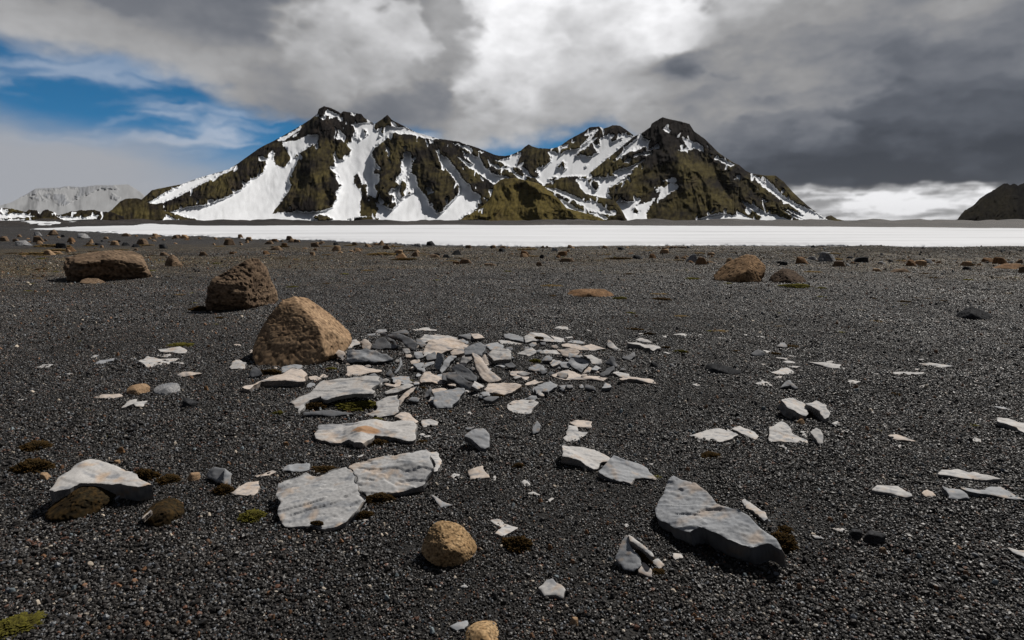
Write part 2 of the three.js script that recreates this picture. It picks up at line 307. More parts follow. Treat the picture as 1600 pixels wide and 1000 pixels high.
// ---------------------------------------------------------------- snow on the plain
const snowMat = vmat(0.9, 0.4);
const z1 = (x, y) => [x / 3.2, 140 + y / 3.2], z2 = (x, y) => [400 + x / 4, 140 + y / 4], z3 = (x, y) => [700 + x / 4, 140 + y / 4], z4 = (x, y) => [1000 + x / 2.6667, 140 + y / 2.6667];
function snowField(pts, label, thick) {
  const poly = pts.map(([px, py]) => { const p = groundHit(px, py); return [Math.atan2(p.x, -p.z), Math.log(Math.hypot(p.x, p.z))]; });
  const us = poly.map((p) => p[0]), vs = poly.map((p) => p[1]), pad = 0.02;
  const nu = Math.ceil((Math.max(...us) - Math.min(...us) + 2 * pad) / 0.0035), nv = Math.ceil((Math.max(...vs) - Math.min(...vs) + 2 * pad) / 0.014);
  const g = clipGrid(Math.min(...us) - pad, Math.max(...us) + pad, nu, Math.min(...vs) - pad, Math.max(...vs) + pad, nv, (u, v) => sdf(poly, u, v) + 0.03 * fbm(u * 120, v * 40, 3, 4) + 0.035 * noise(u * 16, v * 9, 1.5));
  const pos = [], col = [];
  g.uv.forEach(([u, v], k) => {
    const d = Math.exp(v), x = d * Math.sin(u), z = -d * Math.cos(u), t = thick * (1 - Math.exp(-g.fv[k] / 0.03)) + 0.02;
    pos.push(x, groundY(x, z) * (1 - 0.5 * step(0, 0.1, g.fv[k])) + t + 0.1 * thick * noise(x * 0.05, z * 0.05, 6), z);
    const w = 0.66 + 0.16 * fbm(x * 0.04, z * 0.12, 2, 4) - 0.16 * step(0.08, 0.4, fbm(x * 0.02, z * 0.2, 7, 4)); col.push(w * 0.98, w, w * 1.04);
  });
  const n0 = pos.length / 3;
  const idx = [...g.tris], low = new Map(), under = (a) => { if (!low.has(a)) { low.set(a, pos.length / 3); pos.push(pos[a * 3], pos[a * 3 + 1] - 0.3, pos[a * 3 + 2]); col.push(0.6, 0.58, 0.56); } return low.get(a); };
  for (const [a, b] of g.border) idx.push(a, under(a), under(b), a, under(b), b);
  const m = new THREE.Mesh(geometry(pos, idx, col), snowMat);
  m.name = numbered('snow_field'); scene.add(m);
  return tag(m, label, 'snow field', null, 'structure');
}
snowField([[67, 358], [130, 354.6], [232, 352.4], [330, 353], [375, 353.6], [480, 353], [600, 352.6], [720, 352], [790, 352.8], [860, 352], [1000, 353.2], [1080, 353.5], [1200, 354.2], [1330, 355.5], [1480, 357], [1640, 358.4], [1720, 359], [1720, 391], [1600, 389], [1480, 387.3], [1375, 386], [1225, 384.2], [1130, 383.6], [1000, 384.5], [900, 385.8], [800, 385.2], [700, 384.2], [600, 380.4], [500, 376.8], [390, 373], [250, 367.6], [160, 364], [122, 361]], 'long flat white snow field stretching across the plain below the mountains', 0.22);
snowField([[-120, 350], [60, 348.6], [148, 348.4], [120, 351], [52, 353.4], [80, 351.2], [0, 352], [-120, 353.4]], 'thin tapering snow streak left of the long snow field', 0.1);

// ---------------------------------------------------------------- mountains
// each face is surveyed as a skyline, a foot line and a depth; ribs and gullies are relief in depth
const rockMat = vmat(1, 0.06);
function mountain(name, label, category, o) {
  const sky = o.sky, x0 = sky[0][0], x1 = sky[sky.length - 1][0], stepPx = o.step ?? 1.05;
  const ridge = (px) => { for (let i = 1; i < sky.length; i++) if (px <= sky[i][0]) return lerp(sky[i - 1][1], sky[i][1], (px - sky[i - 1][0]) / (sky[i][0] - sky[i - 1][0] || 1)); return sky[sky.length - 1][1]; };
  const top = Math.min(...sky.map((p) => p[1])), foot = o.foot ?? 347, nu = Math.ceil((x1 - x0) / stepPx), nv = Math.ceil((foot - top) / stepPx * 1.05), seed = o.seed ?? 1;
  const polys = (o.snow ?? []), holes = (o.rock ?? []), rough = o.rough ?? 1.25;
  const snowAt = (px, py) => {
    let best = -99, who = -1;
    const wx = px + 1.5 * rough * noise(px / 5.5, py / 5.5, 1 + seed) + 1.5 * rough * noise(px / 2.6, py / 2.2, 4), wy = py + 1.6 * rough * noise(px / 6, py / 6, 9 + seed) + 1.3 * rough * noise(px / 2.4, py / 2.2, 6);
    polys.forEach((p, k) => { const b = p.box; if (wx < b[0] - 8 || wx > b[2] + 8 || wy < b[1] - 8 || wy > b[3] + 8) return; const s = sdf(p, wx, wy); if (s > best) { best = s; who = k; } });
    for (const h of holes) { const b = h.box; if (wx < b[0] - 8 || wx > b[2] + 8 || wy < b[1] - 8 || wy > b[3] + 8) continue; best = Math.min(best, -sdf(h, wx, wy)); }
    if (who >= 0 && best > -9) best = Math.max(best, 6 * (noise((px + 6 * noise(px / 14, py / 14, 3)) / 6.5, py / 17, seed + 70) - 0.30 + 0.028 * best));
    return [best + 0.35, who];
  };
  for (const p of [...polys, ...holes]) p.box = [Math.min(...p.map((q) => q[0])), Math.min(...p.map((q) => q[1])), Math.max(...p.map((q) => q[0])), Math.max(...p.map((q) => q[1]))];
  const rel = o.relief ?? 1, D0 = o.near, D1 = o.far, unit = D0 / F;
  const back = 14, rows = nv + 1 + back, P = [], C = [], val = [], whoAt = [];
  const lines = (o.ridges ?? []).map(([pts, a, w]) => ({ pts, a, w }));
  const crest = (px, py) => { const X = px + 7 * noise(px / 17, py / 17, seed + 90) + 3 * noise(px / 6, py / 6, seed + 91), Y = py + 7 * noise(px / 19, py / 19, seed + 92); let q = 0; for (const l of lines) { let d = 1e9; for (let i = 1; i < l.pts.length; i++) { const [ax, ay] = l.pts[i - 1], bx = l.pts[i][0] - ax, by = l.pts[i][1] - ay, t = clamp(((X - ax) * bx + (Y - ay) * by) / (bx * bx + by * by)); d = Math.min(d, Math.hypot(X - ax - t * bx, Y - ay - t * by)); } q += l.a * Math.max(0, 1 - d / l.w); } return q; };
  const ridgeJag = (px) => (o.jag ?? 0.5) * (noise(px / 3.1, 2.2, seed) + 0.6 * noise(px / 1.4, 7.2, seed));
  for (let j = 0; j < rows; j++) for (let i = 0; i <= nu; i++) {
    const px = lerp(x0, x1, i / nu), rp = Math.min(ridge(px) + ridgeJag(px), foot - 0.5), f = Math.min(j, nv) / nv, py = lerp(foot, rp, f), hfrac = (foot - py) / (foot - top);
    const [s, who] = snowAt(px, py), sm = step(-2, 3, s);
    const q = o.spur ? 0.55 * (1 - 0.75 * sm) * o.spur(px + 16 * noise(px / 30, py / 34, seed + 6) + 6 * noise(px / 9, py / 11, seed + 6), py + 10 * noise(px / 22, py / 22, seed + 9)) : 0;
    const wv = 14 * noise(px / 60, py / 60, seed + 3), gul = ridged((px + wv) / 46, py / 130, seed, 3) * 0.55 * (1 - 0.92 * sm) + ridged((px + wv * 0.6) / 15, py / 42, seed + 5, 3) * 0.34 * (1 - 0.95 * sm), rx = px + 10 * noise(px / 24, py / 30, seed + 21), fine = (fbm(px / 4, py / 5, seed + 2, 4) * 0.11 + ridged(rx / 9, py / 40, seed + 8, 4) * 0.36 + 0.16 * step(0.25, 0.5, noise(px / 34, py / 9, seed + 33)) * ridged(px / 16, py / 4.5, seed + 12, 3)) * (1 - 0.93 * sm);
    const amp = Math.min(1, f * 3) * Math.min(1, (1 - f) * 5 + 0.25);
    let D = lerp(D0, D1, Math.pow(hfrac, 0.92)) - unit * 26 * rel * (gul * amp + fine * 0.9 * Math.min(1, f * 4)) - unit * q - unit * 0.72 * crest(px, py) * (1 - 0.7 * sm) * Math.min(1, f * 4);
    let [dx, dy, dz] = dirOf(px, py), h = Math.hypot(dx, dz), k = D / h, bx = dx * k, by = EYE + dy * k, bz = dz * k;
    if (j > nv) { const b = (j - nv) / back, k2 = 1 + b * 0.35; bx *= k2; bz *= k2; by = by * (1 - Math.pow(b, 0.8) * 1.05) + 10 * noise(px / 20, b * 4, 3); }
    P.push(bx, by, bz);
    val.push(j > nv ? -5 : s); whoAt.push(who);
    const m1 = fbm(px / 26, py / 20, seed + 11, 4), m2 = fbm(px / 6, py / 5, seed + 15, 4), rill = ridged((px + wv) / 8, py / 44, seed + 8, 4), m0 = fbm(px / 70, py / 50, seed + 61, 3), moss = clamp((o.moss ?? 0.5) + 1.3 * m1 + 1.9 * m0 + 0.5 * m2 + 0.3 * (rill - 0.5) - (o.bare ?? 0.5) * step(0.45, 0.95, hfrac) + 0.3 * step(0, 0.6, gul)), v = 0.85 + 0.75 * m2 + 0.5 * fbm(px / 2.6, py / 2.6, seed + 4, 2);
    { const scree = step(0.12, 0.4, fbm(px / 18, py / 30, seed + 44, 4)) * 0.35, R = lerp(0.0145, 0.080, moss), G = lerp(0.0118, 0.065, moss), B = lerp(0.0108, 0.025, moss); C.push(lerp(R, 0.075, scree) * v, lerp(G, 0.056, scree) * v, lerp(B, 0.042, scree) * v); }
  }
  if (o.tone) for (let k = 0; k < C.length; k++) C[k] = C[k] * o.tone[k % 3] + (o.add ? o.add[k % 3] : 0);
  const W = nu + 1, idx = [];
  for (let j = 0; j + 1 < rows; j++) for (let i = 0; i < nu; i++) { const a = j * W + i, b = a + 1, c = a + W, d = c + 1; idx.push(a, b, d, a, d, c); }
  const g = new THREE.Group(); g.name = numbered(name); scene.add(g);
  const slope = new THREE.Mesh(geometry(P, idx, C), rockMat); slope.name = 'rock_slope'; g.add(slope);
  const nrm = slope.geometry.attributes.normal;
  polys.forEach((_, k) => {
    const c = clipGrid(0, nu, nu, 0, nv, nv, (u, v, i, j) => (whoAt[j * W + i] === k ? val[j * W + i] : Math.min(val[j * W + i], -0.01)));
    if (!c.tris.length) return;
    const pos = [], col = [], at = (a, i, j) => { const i0 = Math.min(Math.floor(i), nu - 1), j0 = Math.min(Math.floor(j), nv - 1), s = i - i0, t = j - j0, o0 = j0 * W + i0, out = []; for (let q = 0; q < 3; q++) out.push(lerp(lerp(a[o0 * 3 + q], a[(o0 + 1) * 3 + q], s), lerp(a[(o0 + W) * 3 + q], a[(o0 + W + 1) * 3 + q], s), t)); return out; };
    c.ij.forEach(([i, j], n) => {
      // on the same triangle as the slope below
      const p = at(P, i, j), m = at(nrm.array, i, j), lift = unit * (0.14 + 0.5 * (1 - Math.exp(-c.fv[n] / 3)));
      pos.push(p[0] + m[0] * lift, p[1] + m[1] * lift, p[2] + m[2] * lift);
      const px = lerp(x0, x1, i / nu), w = (o.white ?? 0.82) + 0.10 * fbm(px / 9, j / 16, 5, 4) - 0.16 * step(0.05, 0.45, fbm(px / 11, j / 60, 8, 4)); col.push(w * 0.98, w, w * 1.03);
    });
    const sn = new THREE.Mesh(geometry(pos, c.tris, col), snowMat); sn.name = numbered(`${name}_snow_patch`).replace(`${name}_`, ''); g.add(sn);
  });
  return tag(g, label, category, null, 'structure');
}
const ray = (px, py, angle) => 0;

mountain('mountain', 'left twin-peaked dark mountain with the widest steep snow gullies, joined to a saddle', 'mountain', {
  ridges: [['425,110 400,230 380,400 330,550 250,760', 26, 20], ['430,200 520,330 540,440 500,600 510,720', 20, 15], ['822,160 860,280 900,400', 16, 14], ['870,275 960,330 1010,430 1080,560 1140,740', 28, 19], ['750,400 780,560 830,720', 20, 15], ['1130,310 1220,430 1300,560 1420,680', 22, 17], ['385,150 200,290 60,440 -200,640 -400,740', 18, 16], ['1290,335 1400,430 1500,520', 14, 12], ['270,400 300,520 260,640', -16, 12], ['440,430 420,560 450,720', -14, 11], ['1000,380 960,500', -14, 11]].map(([t, a, w]) => [readPts(t, z2), a, w]),
  near: 2300, far: 3350, seed: 3, moss: 0.14, bare: 0.75, relief: 1.15,
  spur: (px, py) => 70 * Math.exp(-(((px - 500) / 38) ** 2)) * step(190, 280, py) + 55 * Math.exp(-(((px - 600 - (py - 220) * 0.15) / 26) ** 2)) * step(200, 260, py) + 60 * Math.exp(-(((px - 680 - (py - 230) * 0.3) / 30) ** 2)) * step(215, 280, py) - 50 * Math.exp(-(((px - 545) / 24) ** 2)) * step(180, 260, py) - 45 * Math.exp(-(((px - 440 + (py - 250) * 0.5) / 26) ** 2)),
  sky: [...readPts('660,575 710,548 760,502 870,480 905,474 1000,440 1140,400 1180,376 1300,290 1400,240 1500,182 1550,150', z1), ...readPts('385,150 390,122 425,103 470,115 520,140 530,150 545,135 610,145 660,152 675,175 725,205 740,215 780,190 822,157 850,190 930,230 1000,268 1130,305 1270,325 1290,335 1370,358 1500,410 1550,415', z2), ...readPts('390,410 455,380 490,350 505,342 520,352 560,365 640,370 690,358 760,310 850,262 885,235 940,230 970,243 1000,235 1030,222 1075,225 1120,255 1160,285 1260,330 1400,480', z3)],
  snow: [
    readPts('-540,765 -440,735 -300,715 -160,660 -90,620 -30,560 10,545 45,515 60,470 65,440 20,445 15,420 40,415 65,438 80,415 95,385 108,383 115,410 105,430 120,465 150,490 180,485 215,440 222,405 200,385 180,360 165,330 200,325 250,320 300,295 360,280 390,285 385,335 350,345 290,385 265,405 250,400 240,425 270,425 250,470 215,540 195,575 220,595 205,630 150,710 95,775 150,770 260,765 400,760 480,735 490,700 505,680 500,640 535,600 510,545 490,515 460,495 495,480 490,430 480,400 500,420 520,440 545,440 590,400 595,380 570,340 600,320 600,290 625,310 650,315 640,280 600,220 640,210 720,205 740,215 740,250 760,255 790,235 765,300 790,290 810,225 830,225 870,235 940,235 1000,262 1130,300 1140,308 1110,315 1050,300 980,280 920,278 870,270 830,290 800,320 740,365 725,395 735,430 750,450 740,500 735,525 770,530 775,560 740,600 760,640 745,680 700,650 695,690 720,690 745,700 850,750 880,720 895,700 870,680 830,640 850,615 870,620 900,600 870,570 890,540 910,520 905,480 925,420 920,390 965,390 975,460 970,520 1000,540 1010,600 1040,640 1070,680 1085,720 1115,745 1130,775 1160,770 1190,720 1240,680 1270,640 1270,600 1240,560 1210,520 1160,470 1140,430 1120,365 1150,400 1200,430 1240,480 1300,570 1340,600 1350,635 1390,650 1405,670 1385,710 1390,735 1300,790 1260,840 740,845 0,845 -300,845 -340,820 -420,800', z2),
    readPts('400,178 425,170 445,125 480,140 525,158 515,170 480,175 455,185 455,160 440,160 435,180 415,188', z2), readPts('510,175 540,175 543,190 525,195', z2), readPts('515,250 530,255 555,290 535,310 515,318 492,295 510,285', z2),
    readPts('130,320 200,280 275,240 270,255 220,290 170,318', z2), readPts('230,290 265,272 250,290 232,300', z2), readPts('805,330 825,360 838,400 832,430 818,380', z2), readPts('595,145 625,150 615,168 600,160', z2),
    readPts('1080,315 1110,320 1105,335 1085,328', z2), readPts('1230,338 1330,355 1355,385 1350,400 1400,440 1430,480 1470,520 1590,550 1540,560 1500,595 1440,555 1370,510 1310,470 1260,415 1300,440 1355,462 1310,420 1290,380 1340,400 1330,385 1270,350', z2),
    readPts('740,565 830,515 900,480 1000,440 1110,408 1140,400 1180,385 1140,412 1080,440 1000,475 900,530 830,560 780,572', z1),
    readPts('1440,775 1460,770 1470,770', z2), readPts('1455,620 1482,625 1480,660 1465,672', z2), readPts('1060,612 1085,610 1110,640 1075,660', z2), readPts('1395,385 1425,390 1410,398', z2),
    readPts('265,465 300,470 335,490 320,500 290,490', z3), readPts('300,440 380,425 440,395 456,392 440,440 430,480 460,500 480,540 540,552 600,598 700,550 790,540 870,545 960,460 1080,360 1165,290 1130,285 1090,270 1085,300 1040,320 1020,330 1010,300 985,285 950,310 945,350 925,360 935,390 905,410 860,420 800,415 810,395 870,360 935,295 900,310 850,350 830,355 860,320 905,275 860,290 850,280 890,258 940,250 920,275 880,320 820,365 740,380 700,405 665,388 625,390 645,420 640,455 600,480 555,490 570,540 545,552 510,530 490,500 440,475 400,490 420,520 455,540 490,580 640,640 900,640 900,560 560,620 440,555 420,530 390,510 350,490 380,480 340,460', z3),
    readPts('690,370 720,350 750,335 748,360 720,365 700,378', z3), readPts('770,330 795,322 790,332', z3), readPts('955,243 970,247 958,250', z3), readPts('190,382 220,390 205,395', z3),
  ],
  rock: [readPts('612,535 632,520 650,550 662,590 690,590 695,640 700,690 740,690 765,745 745,800 650,790 650,720 662,650 640,620 610,590', z2), readPts('672,250 685,250 698,280 682,292', z2), readPts('905,570 950,545 940,610 960,635 995,625 990,640 930,660 905,685 900,640', z2), readPts('355,795 390,782 440,785 485,810 440,828 385,822', z2), readPts('575,815 650,800 740,795 770,810 740,828 600,830', z2), readPts('1290,375 1330,390 1340,400 1310,405', z2), readPts('1290,420 1340,450 1352,460 1320,458', z2), readPts('685,480 715,450 735,460 725,490 740,495 715,505', z3), readPts('630,565 665,545 680,548 655,575', z3), readPts('860,480 872,472 868,485', z3)],
});
mountain('mountain', 'right-hand mossy mountain with a blunt brown summit and long ridge falling to the right', 'mountain', {
  ridges: [['1340,180 1330,300 1400,420 1500,480 1580,540 1640,640 1760,820', 34, 22], ['1400,430 1250,480 1130,580 1040,680', 22, 15], ['1480,480 1420,600 1300,780', 26, 17], ['1140,200 1150,300 1110,380 1000,470', 16, 13], ['1560,560 1520,680 1480,820', -18, 13], ['1400,540 1340,660', -16, 12], ['1640,420 1760,560 1900,700 1980,800', 24, 16], ['1700,560 1740,700 1760,820', -16, 12], ['1560,300 1700,420 1860,540 2100,760', 20, 13]].map(([t, a, w]) => [readPts(t, z3), a, w]),
  near: 2080, far: 3000, seed: 12, moss: 0.36, bare: 0.95, relief: 1.2,
  spur: (px, py) => 60 * Math.exp(-(((px - 1060 - (py - 250) * 0.5) / 30) ** 2)) * step(230, 290, py) + 40 * Math.exp(-(((px - 990 + (py - 260) * 0.35) / 26) ** 2)) - 45 * Math.exp(-(((px - 1030 + (py - 280) * 0.5) / 20) ** 2)),
  sky: [...readPts('560,700 640,668 700,640 800,560 830,548 865,540 960,460 1035,400 1100,345 1160,295 1220,265 1265,235 1272,212 1310,190 1340,172 1375,183 1440,195 1510,215 1540,262', z3), ...readPts('270,205 330,265 390,305 415,315 440,338 465,350 520,358 565,358 600,385 640,430 700,485 740,515 790,550 850,560', z4)],
  snow: [
    readPts('1035,450 1070,415 1110,360 1160,320 1205,285 1225,285 1215,305 1265,320 1250,345 1200,370 1140,385 1090,415', z3), readPts('1340,245 1360,240 1390,258 1385,270 1360,262', z3), readPts('1465,300 1530,325 1590,350 1600,390 1540,365 1490,388 1435,380 1465,368 1500,365', z3),
    readPts('1095,450 1140,425 1150,432 1125,460', z3), readPts('1160,412 1200,395 1275,390 1275,405 1210,410 1165,425', z3), readPts('1235,380 1290,355 1280,370 1250,385', z3),
    readPts('800,560 870,552 990,545 1050,540 1030,520 1060,500 1130,485 1230,435 1215,450 1140,510 1150,520 1070,570 1050,590 1010,610 1000,650 1020,680 920,665 830,645 805,625 835,625 815,595', z3), readPts('1050,590 1090,560 1128,548 1100,570 1060,592', z3),
    readPts('1060,690 1120,700 1160,695 1190,675 1205,690 1185,720 1240,710 1295,680 1270,720 1240,770 1240,830 1130,830 1100,790 1050,720', z3), readPts('1300,625 1335,600 1350,615 1410,575 1440,610 1380,655 1320,690 1325,630 1300,645', z3), readPts('1550,830 1570,805 1620,790 1620,830', z3),
    readPts('320,285 340,285 390,312 380,322 350,308', z4), readPts('460,350 490,365 520,388 520,365 560,405 600,445 650,475 740,515 800,555 700,555 640,515 600,495 680,520 640,490 580,455 550,430 510,405', z4), readPts('425,465 480,485 520,510 560,520 640,550 490,552 510,530 480,510 440,485', z4), readPts('240,540 300,520 330,515 400,525 405,510 440,525 490,552 240,556', z4), readPts('505,452 530,465 525,470', z4), readPts('585,495 660,530 720,552 690,553 640,530', z4), readPts('285,268 300,272 295,277', z4), readPts('390,367 402,370 396,374', z4),
  ],
  rock: [readPts('870,565 890,552 930,575 945,600 935,628 905,620 880,600', z3), readPts('1155,740 1170,738 1197,765 1180,782 1150,770', z3), readPts('1155,370 1180,362 1185,372 1165,385', z3)],
});
mountain('hill', 'small mossy knoll between the two mountains beside a snow slope', 'hill', {
  near: 1990, far: 2300, seed: 21, moss: 0.45, bare: 0.2, relief: 0.7,
  sky: readPts('590,605 660,590 690,562 740,546 775,550 800,580 830,620 860,650 920,668 1000,682 1050,700 1090,760 1125,830', z3),
  snow: [readPts('600,612 680,625 760,650 860,700 900,690 960,720 1000,755 1040,785 960,775 880,755 800,700 700,655', z3), readPts('650,655 690,680 740,700 800,740 870,770 800,765 720,730 700,705', z3), readPts('885,770 940,765 1000,800 990,820 940,800', z3), readPts('825,805 890,805 880,818 830,818', z3)],
});
mountain('hill', 'broad olive-green foothill standing in front of the snow saddle', 'hill', {
  ridges: [['480,570 560,620 570,700 540,830', 20, 14], ['560,610 700,700 820,820', 18, 13], ['420,560 330,660 200,800', 16, 15], ['450,620 430,720 440,830', -12, 10]].map(([t, a, w]) => [readPts(t, z3), a, w]),
  near: 1850, far: 2110, seed: 30, tone: [1.5, 1.44, 1.2], moss: 0.95, bare: 0.1, relief: 0.75,
  spur: (px, py) => 22 * Math.exp(-(((px - 835 - (py - 290) * 0.2) / 16) ** 2)),
  sky: readPts('50,835 120,790 200,740 260,690 275,640 285,600 320,570 345,558 420,552 480,565 560,585 600,605 640,640 700,690 740,740 850,770 950,800 1010,835', z3),
  snow: [readPts('185,760 210,745 212,750 190,765', z3)],
});
mountain('hill', 'rounded dark green cone hill beside the left end of the mountain', 'hill', {
  near: 1500, far: 1670, seed: 41, moss: 0.5, bare: 0.45, relief: 0.7,
  sky: readPts('440,668 500,640 560,600 600,560 630,545 690,543 720,555 760,572 820,605 880,635 940,664', z1),
  snow: [readPts('810,655 830,628 850,635 905,664 850,664', z1)],
});
mountain('hill', 'low chain of black lava mounds with snow at their feet, far left', 'hill', {
  near: 1300, far: 1380, seed: 52, moss: 0.1, bare: 0.0, relief: 0.5, foot: 348.5, jag: 0.9,
  sky: readPts('-420,600 -200,585 0,592 60,595 100,605 130,612 145,600 185,605 200,625 215,605 240,602 275,615 290,630 360,608 420,605 470,600 500,610 560,612 620,640', z1),
  snow: [readPts('-400,620 0,622 120,620 175,632 120,640 60,642 -400,645', z1), readPts('0,602 45,605 40,612 0,612', z1), readPts('285,632 330,635 420,640 460,630 495,630 480,645 420,658 330,655 300,645', z1), readPts('-400,652 0,650 130,648 130,655 0,657 -400,660', z1)],
});
mountain('mountain', 'pale flat-topped snowy mountain on the far left horizon, its mist put into the colour', 'mountain', {
  near: 17000, far: 20000, seed: 60, moss: 0.2, bare: 0, relief: 0.6, foot: 345, white: 0.33, tone: [0.3, 0.3, 0.3], add: [0.245, 0.255, 0.275],  // low-contrast grey snow and rock: haze and cloud shade put into the colour
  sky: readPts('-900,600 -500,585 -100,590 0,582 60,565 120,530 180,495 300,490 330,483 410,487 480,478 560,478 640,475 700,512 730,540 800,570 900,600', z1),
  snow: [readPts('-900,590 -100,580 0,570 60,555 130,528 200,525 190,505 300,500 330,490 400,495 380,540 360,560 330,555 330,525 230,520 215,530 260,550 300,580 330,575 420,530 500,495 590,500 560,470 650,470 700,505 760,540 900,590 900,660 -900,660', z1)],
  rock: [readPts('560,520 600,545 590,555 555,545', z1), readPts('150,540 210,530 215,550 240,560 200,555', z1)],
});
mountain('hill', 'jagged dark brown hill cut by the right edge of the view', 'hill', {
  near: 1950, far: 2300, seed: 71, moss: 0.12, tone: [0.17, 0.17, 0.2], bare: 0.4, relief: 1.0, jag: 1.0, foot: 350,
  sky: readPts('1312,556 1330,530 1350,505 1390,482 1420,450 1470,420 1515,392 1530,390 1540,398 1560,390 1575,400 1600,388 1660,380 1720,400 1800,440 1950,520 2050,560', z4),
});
mountain('hill', 'small dark distant cone at the right foot of the mountain', 'hill', {
  near: 2600, far: 2680, seed: 80, moss: 0.05, bare: 0, relief: 0.4,
  sky: readPts('765,550 775,530 795,523 815,535 842,553', z4),
});

// ---------------------------------------------------------------- boulders: broken hulls with worn edges
const Z = { a: [360, 490, 8], b: [500, 500, 8], c: [640, 500, 8], d: [820, 500, 6.667], e: [440, 570, 6.154], f: [600, 580, 6.154], g: [1020, 490, 5], h: [1300, 480, 5], i: [0, 480, 5], j: [140, 560, 5], k: [1280, 640, 4.1667], l: [350, 640, 4], m: [650, 680, 3.125], n: [950, 600, 3.333], o: [0, 680, 4], p: [0, 340, 5], q: [300, 340, 5], r: [600, 340, 5], s: [880, 360, 4.444], t: [1200, 360, 4], u: [650, 490, 4], x: [0, 0, 1] };
const at = (k) => (x, y) => [Z[k][0] + x / Z[k][2], Z[k][1] + y / Z[k][2]];
const stoneMat = vmat(0.95, 0.15), slateMat = vmat(0.7, 0.4), mossMat = vmat(1, 0.02);
const PAINT = {
  tan: [[0.34, 0.225, 0.135], [0.24, 0.155, 0.095], [0.42, 0.29, 0.18]],
  ochre: [[0.35, 0.225, 0.115], [0.20, 0.125, 0.062], [0.46, 0.32, 0.18]],
  brown: [[0.165, 0.113, 0.076], [0.075, 0.052, 0.037], [0.27, 0.19, 0.125]],
  rust: [[0.215, 0.12, 0.06], [0.11, 0.065, 0.038], [0.30, 0.185, 0.105]],
  umber: [[0.082, 0.057, 0.041], [0.035, 0.025, 0.019], [0.17, 0.12, 0.083]],
  amber: [[0.28, 0.172, 0.092], [0.15, 0.092, 0.05], [0.38, 0.25, 0.145]],
  straw: [[0.12, 0.078, 0.036], [0.06, 0.042, 0.022], [0.19, 0.135, 0.058]],
  dark: [[0.034, 0.035, 0.038], [0.02, 0.02, 0.021], [0.075, 0.077, 0.082]],
  grey: [[0.24, 0.25, 0.27], [0.13, 0.135, 0.15], [0.42, 0.41, 0.40]],
  mossy: [[0.026, 0.020, 0.0105], [0.012, 0.010, 0.007], [0.068, 0.04, 0.014]],
  green: [[0.055, 0.048, 0.014], [0.024, 0.021, 0.01], [0.125, 0.115, 0.022]],
};
function hullStone(points, detail, o = {}) {                            // points in metres; star-shaped around their middle
  const hull = new ConvexHull().setFromPoints(points), mid = new THREE.Vector3();
  points.forEach((p) => mid.addScaledVector(p, 1 / points.length));
  const planes = hull.faces.map((f) => [f.normal.x, f.normal.y, f.normal.z, f.constant - f.normal.dot(mid)]);
  const rr = rng(Math.round((o.seed ?? 1) * 101) + 7), u = new THREE.Vector3();        // chipped faces
  for (let k = 0; k < (o.chips ?? 26); k++) { u.set(rr() - 0.5, (rr() - 0.35) * 0.9, rr() - 0.5).normalize(); const sup = Math.max(...points.map((q) => (q.x - mid.x) * u.x + (q.y - mid.y) * u.y + (q.z - mid.z) * u.z)); planes.push([u.x, u.y, u.z, sup * (0.90 + 0.085 * rr())]); }
  const g0 = new THREE.IcosahedronGeometry(1, detail); g0.deleteAttribute('uv'); g0.deleteAttribute('normal');
  const g = mergeVertices(g0, 1e-5), p = g.attributes.position, col = new Float32Array(p.count * 3), size = o.size ?? Math.cbrt(points.reduce((s, q) => Math.max(s, q.distanceTo(mid)), 0) ** 3);
  const seed = o.seed ?? 1, k = 1.6 * (o.sharp ?? 22), am = o.rough ?? 1, paint = PAINT[o.paint ?? 'brown'];
  for (let i = 0; i < p.count; i++) {
    const x = p.getX(i), y = p.getY(i), z = p.getZ(i);
    let s = 0;
    for (const [a, b, c, d] of planes) { const q = a * x + b * y + c * z; if (q > 1e-3) s += Math.pow(size / (d / q), k); }
    let r = size * Math.pow(s, -1 / k);
    const X = x * r / size, Y = y * r / size, Zq = z * r / size;
    const n1 = fbm(X * 1.6 + seed, Y * 1.6, Zq * 1.6, 3), n2 = ridged(X * 3.2 + seed, Y * 4.2, Zq * 3.2, 4), n3 = fbm(X * 13 + seed, Y * 15, Zq * 13, 3), pit = step(0.18, 0.42, noise(X * 17 + seed, Y * 17, Zq * 17)), n4 = noise(X * 38 + seed, Y * 42, Zq * 38), lay = (o.layer ?? 0) * (ridged(X * 1.1 + seed, Y * 9 + X * 1.2 + 0.8 * n1, Zq * 1.1, 3) - 0.4);
    r *= 1 + am * (0.045 * n1 + 0.055 * (n2 - 0.4) + 0.03 * n3 - 0.03 * pit + (o.grit ?? 0.012) * n4 + 0.09 * lay);
    p.setXYZ(i, mid.x + x * r, mid.y + y * r, mid.z + z * r);
    const t = clamp(0.5 + 1.2 * n1 + 1.5 * n3), w = clamp(0.5 - 1.4 * (n2 - 0.4) + 0.7 * pit), v = 0.84 + 0.55 * noise(X * 30, Y * 30, Zq * 30 + seed) + 0.3 * n4 - 0.25 * pit;
    for (let c = 0; c < 3; c++) col[i * 3 + c] = lerp(lerp(paint[0][c], paint[2][c], t), paint[1][c], w * 0.7) * v;
  }
  g.setAttribute('color', new THREE.BufferAttribute(col, 3));
  g.computeVertexNormals();
  return g;
}
function settle(g, name, mat, base) {                                   // a mesh whose origin is its base
  g.translate(-base.x, -base.y, -base.z);
  const m = new THREE.Mesh(g, mat); m.name = numbered(name); m.position.copy(base); scene.add(m);
  return m;
}
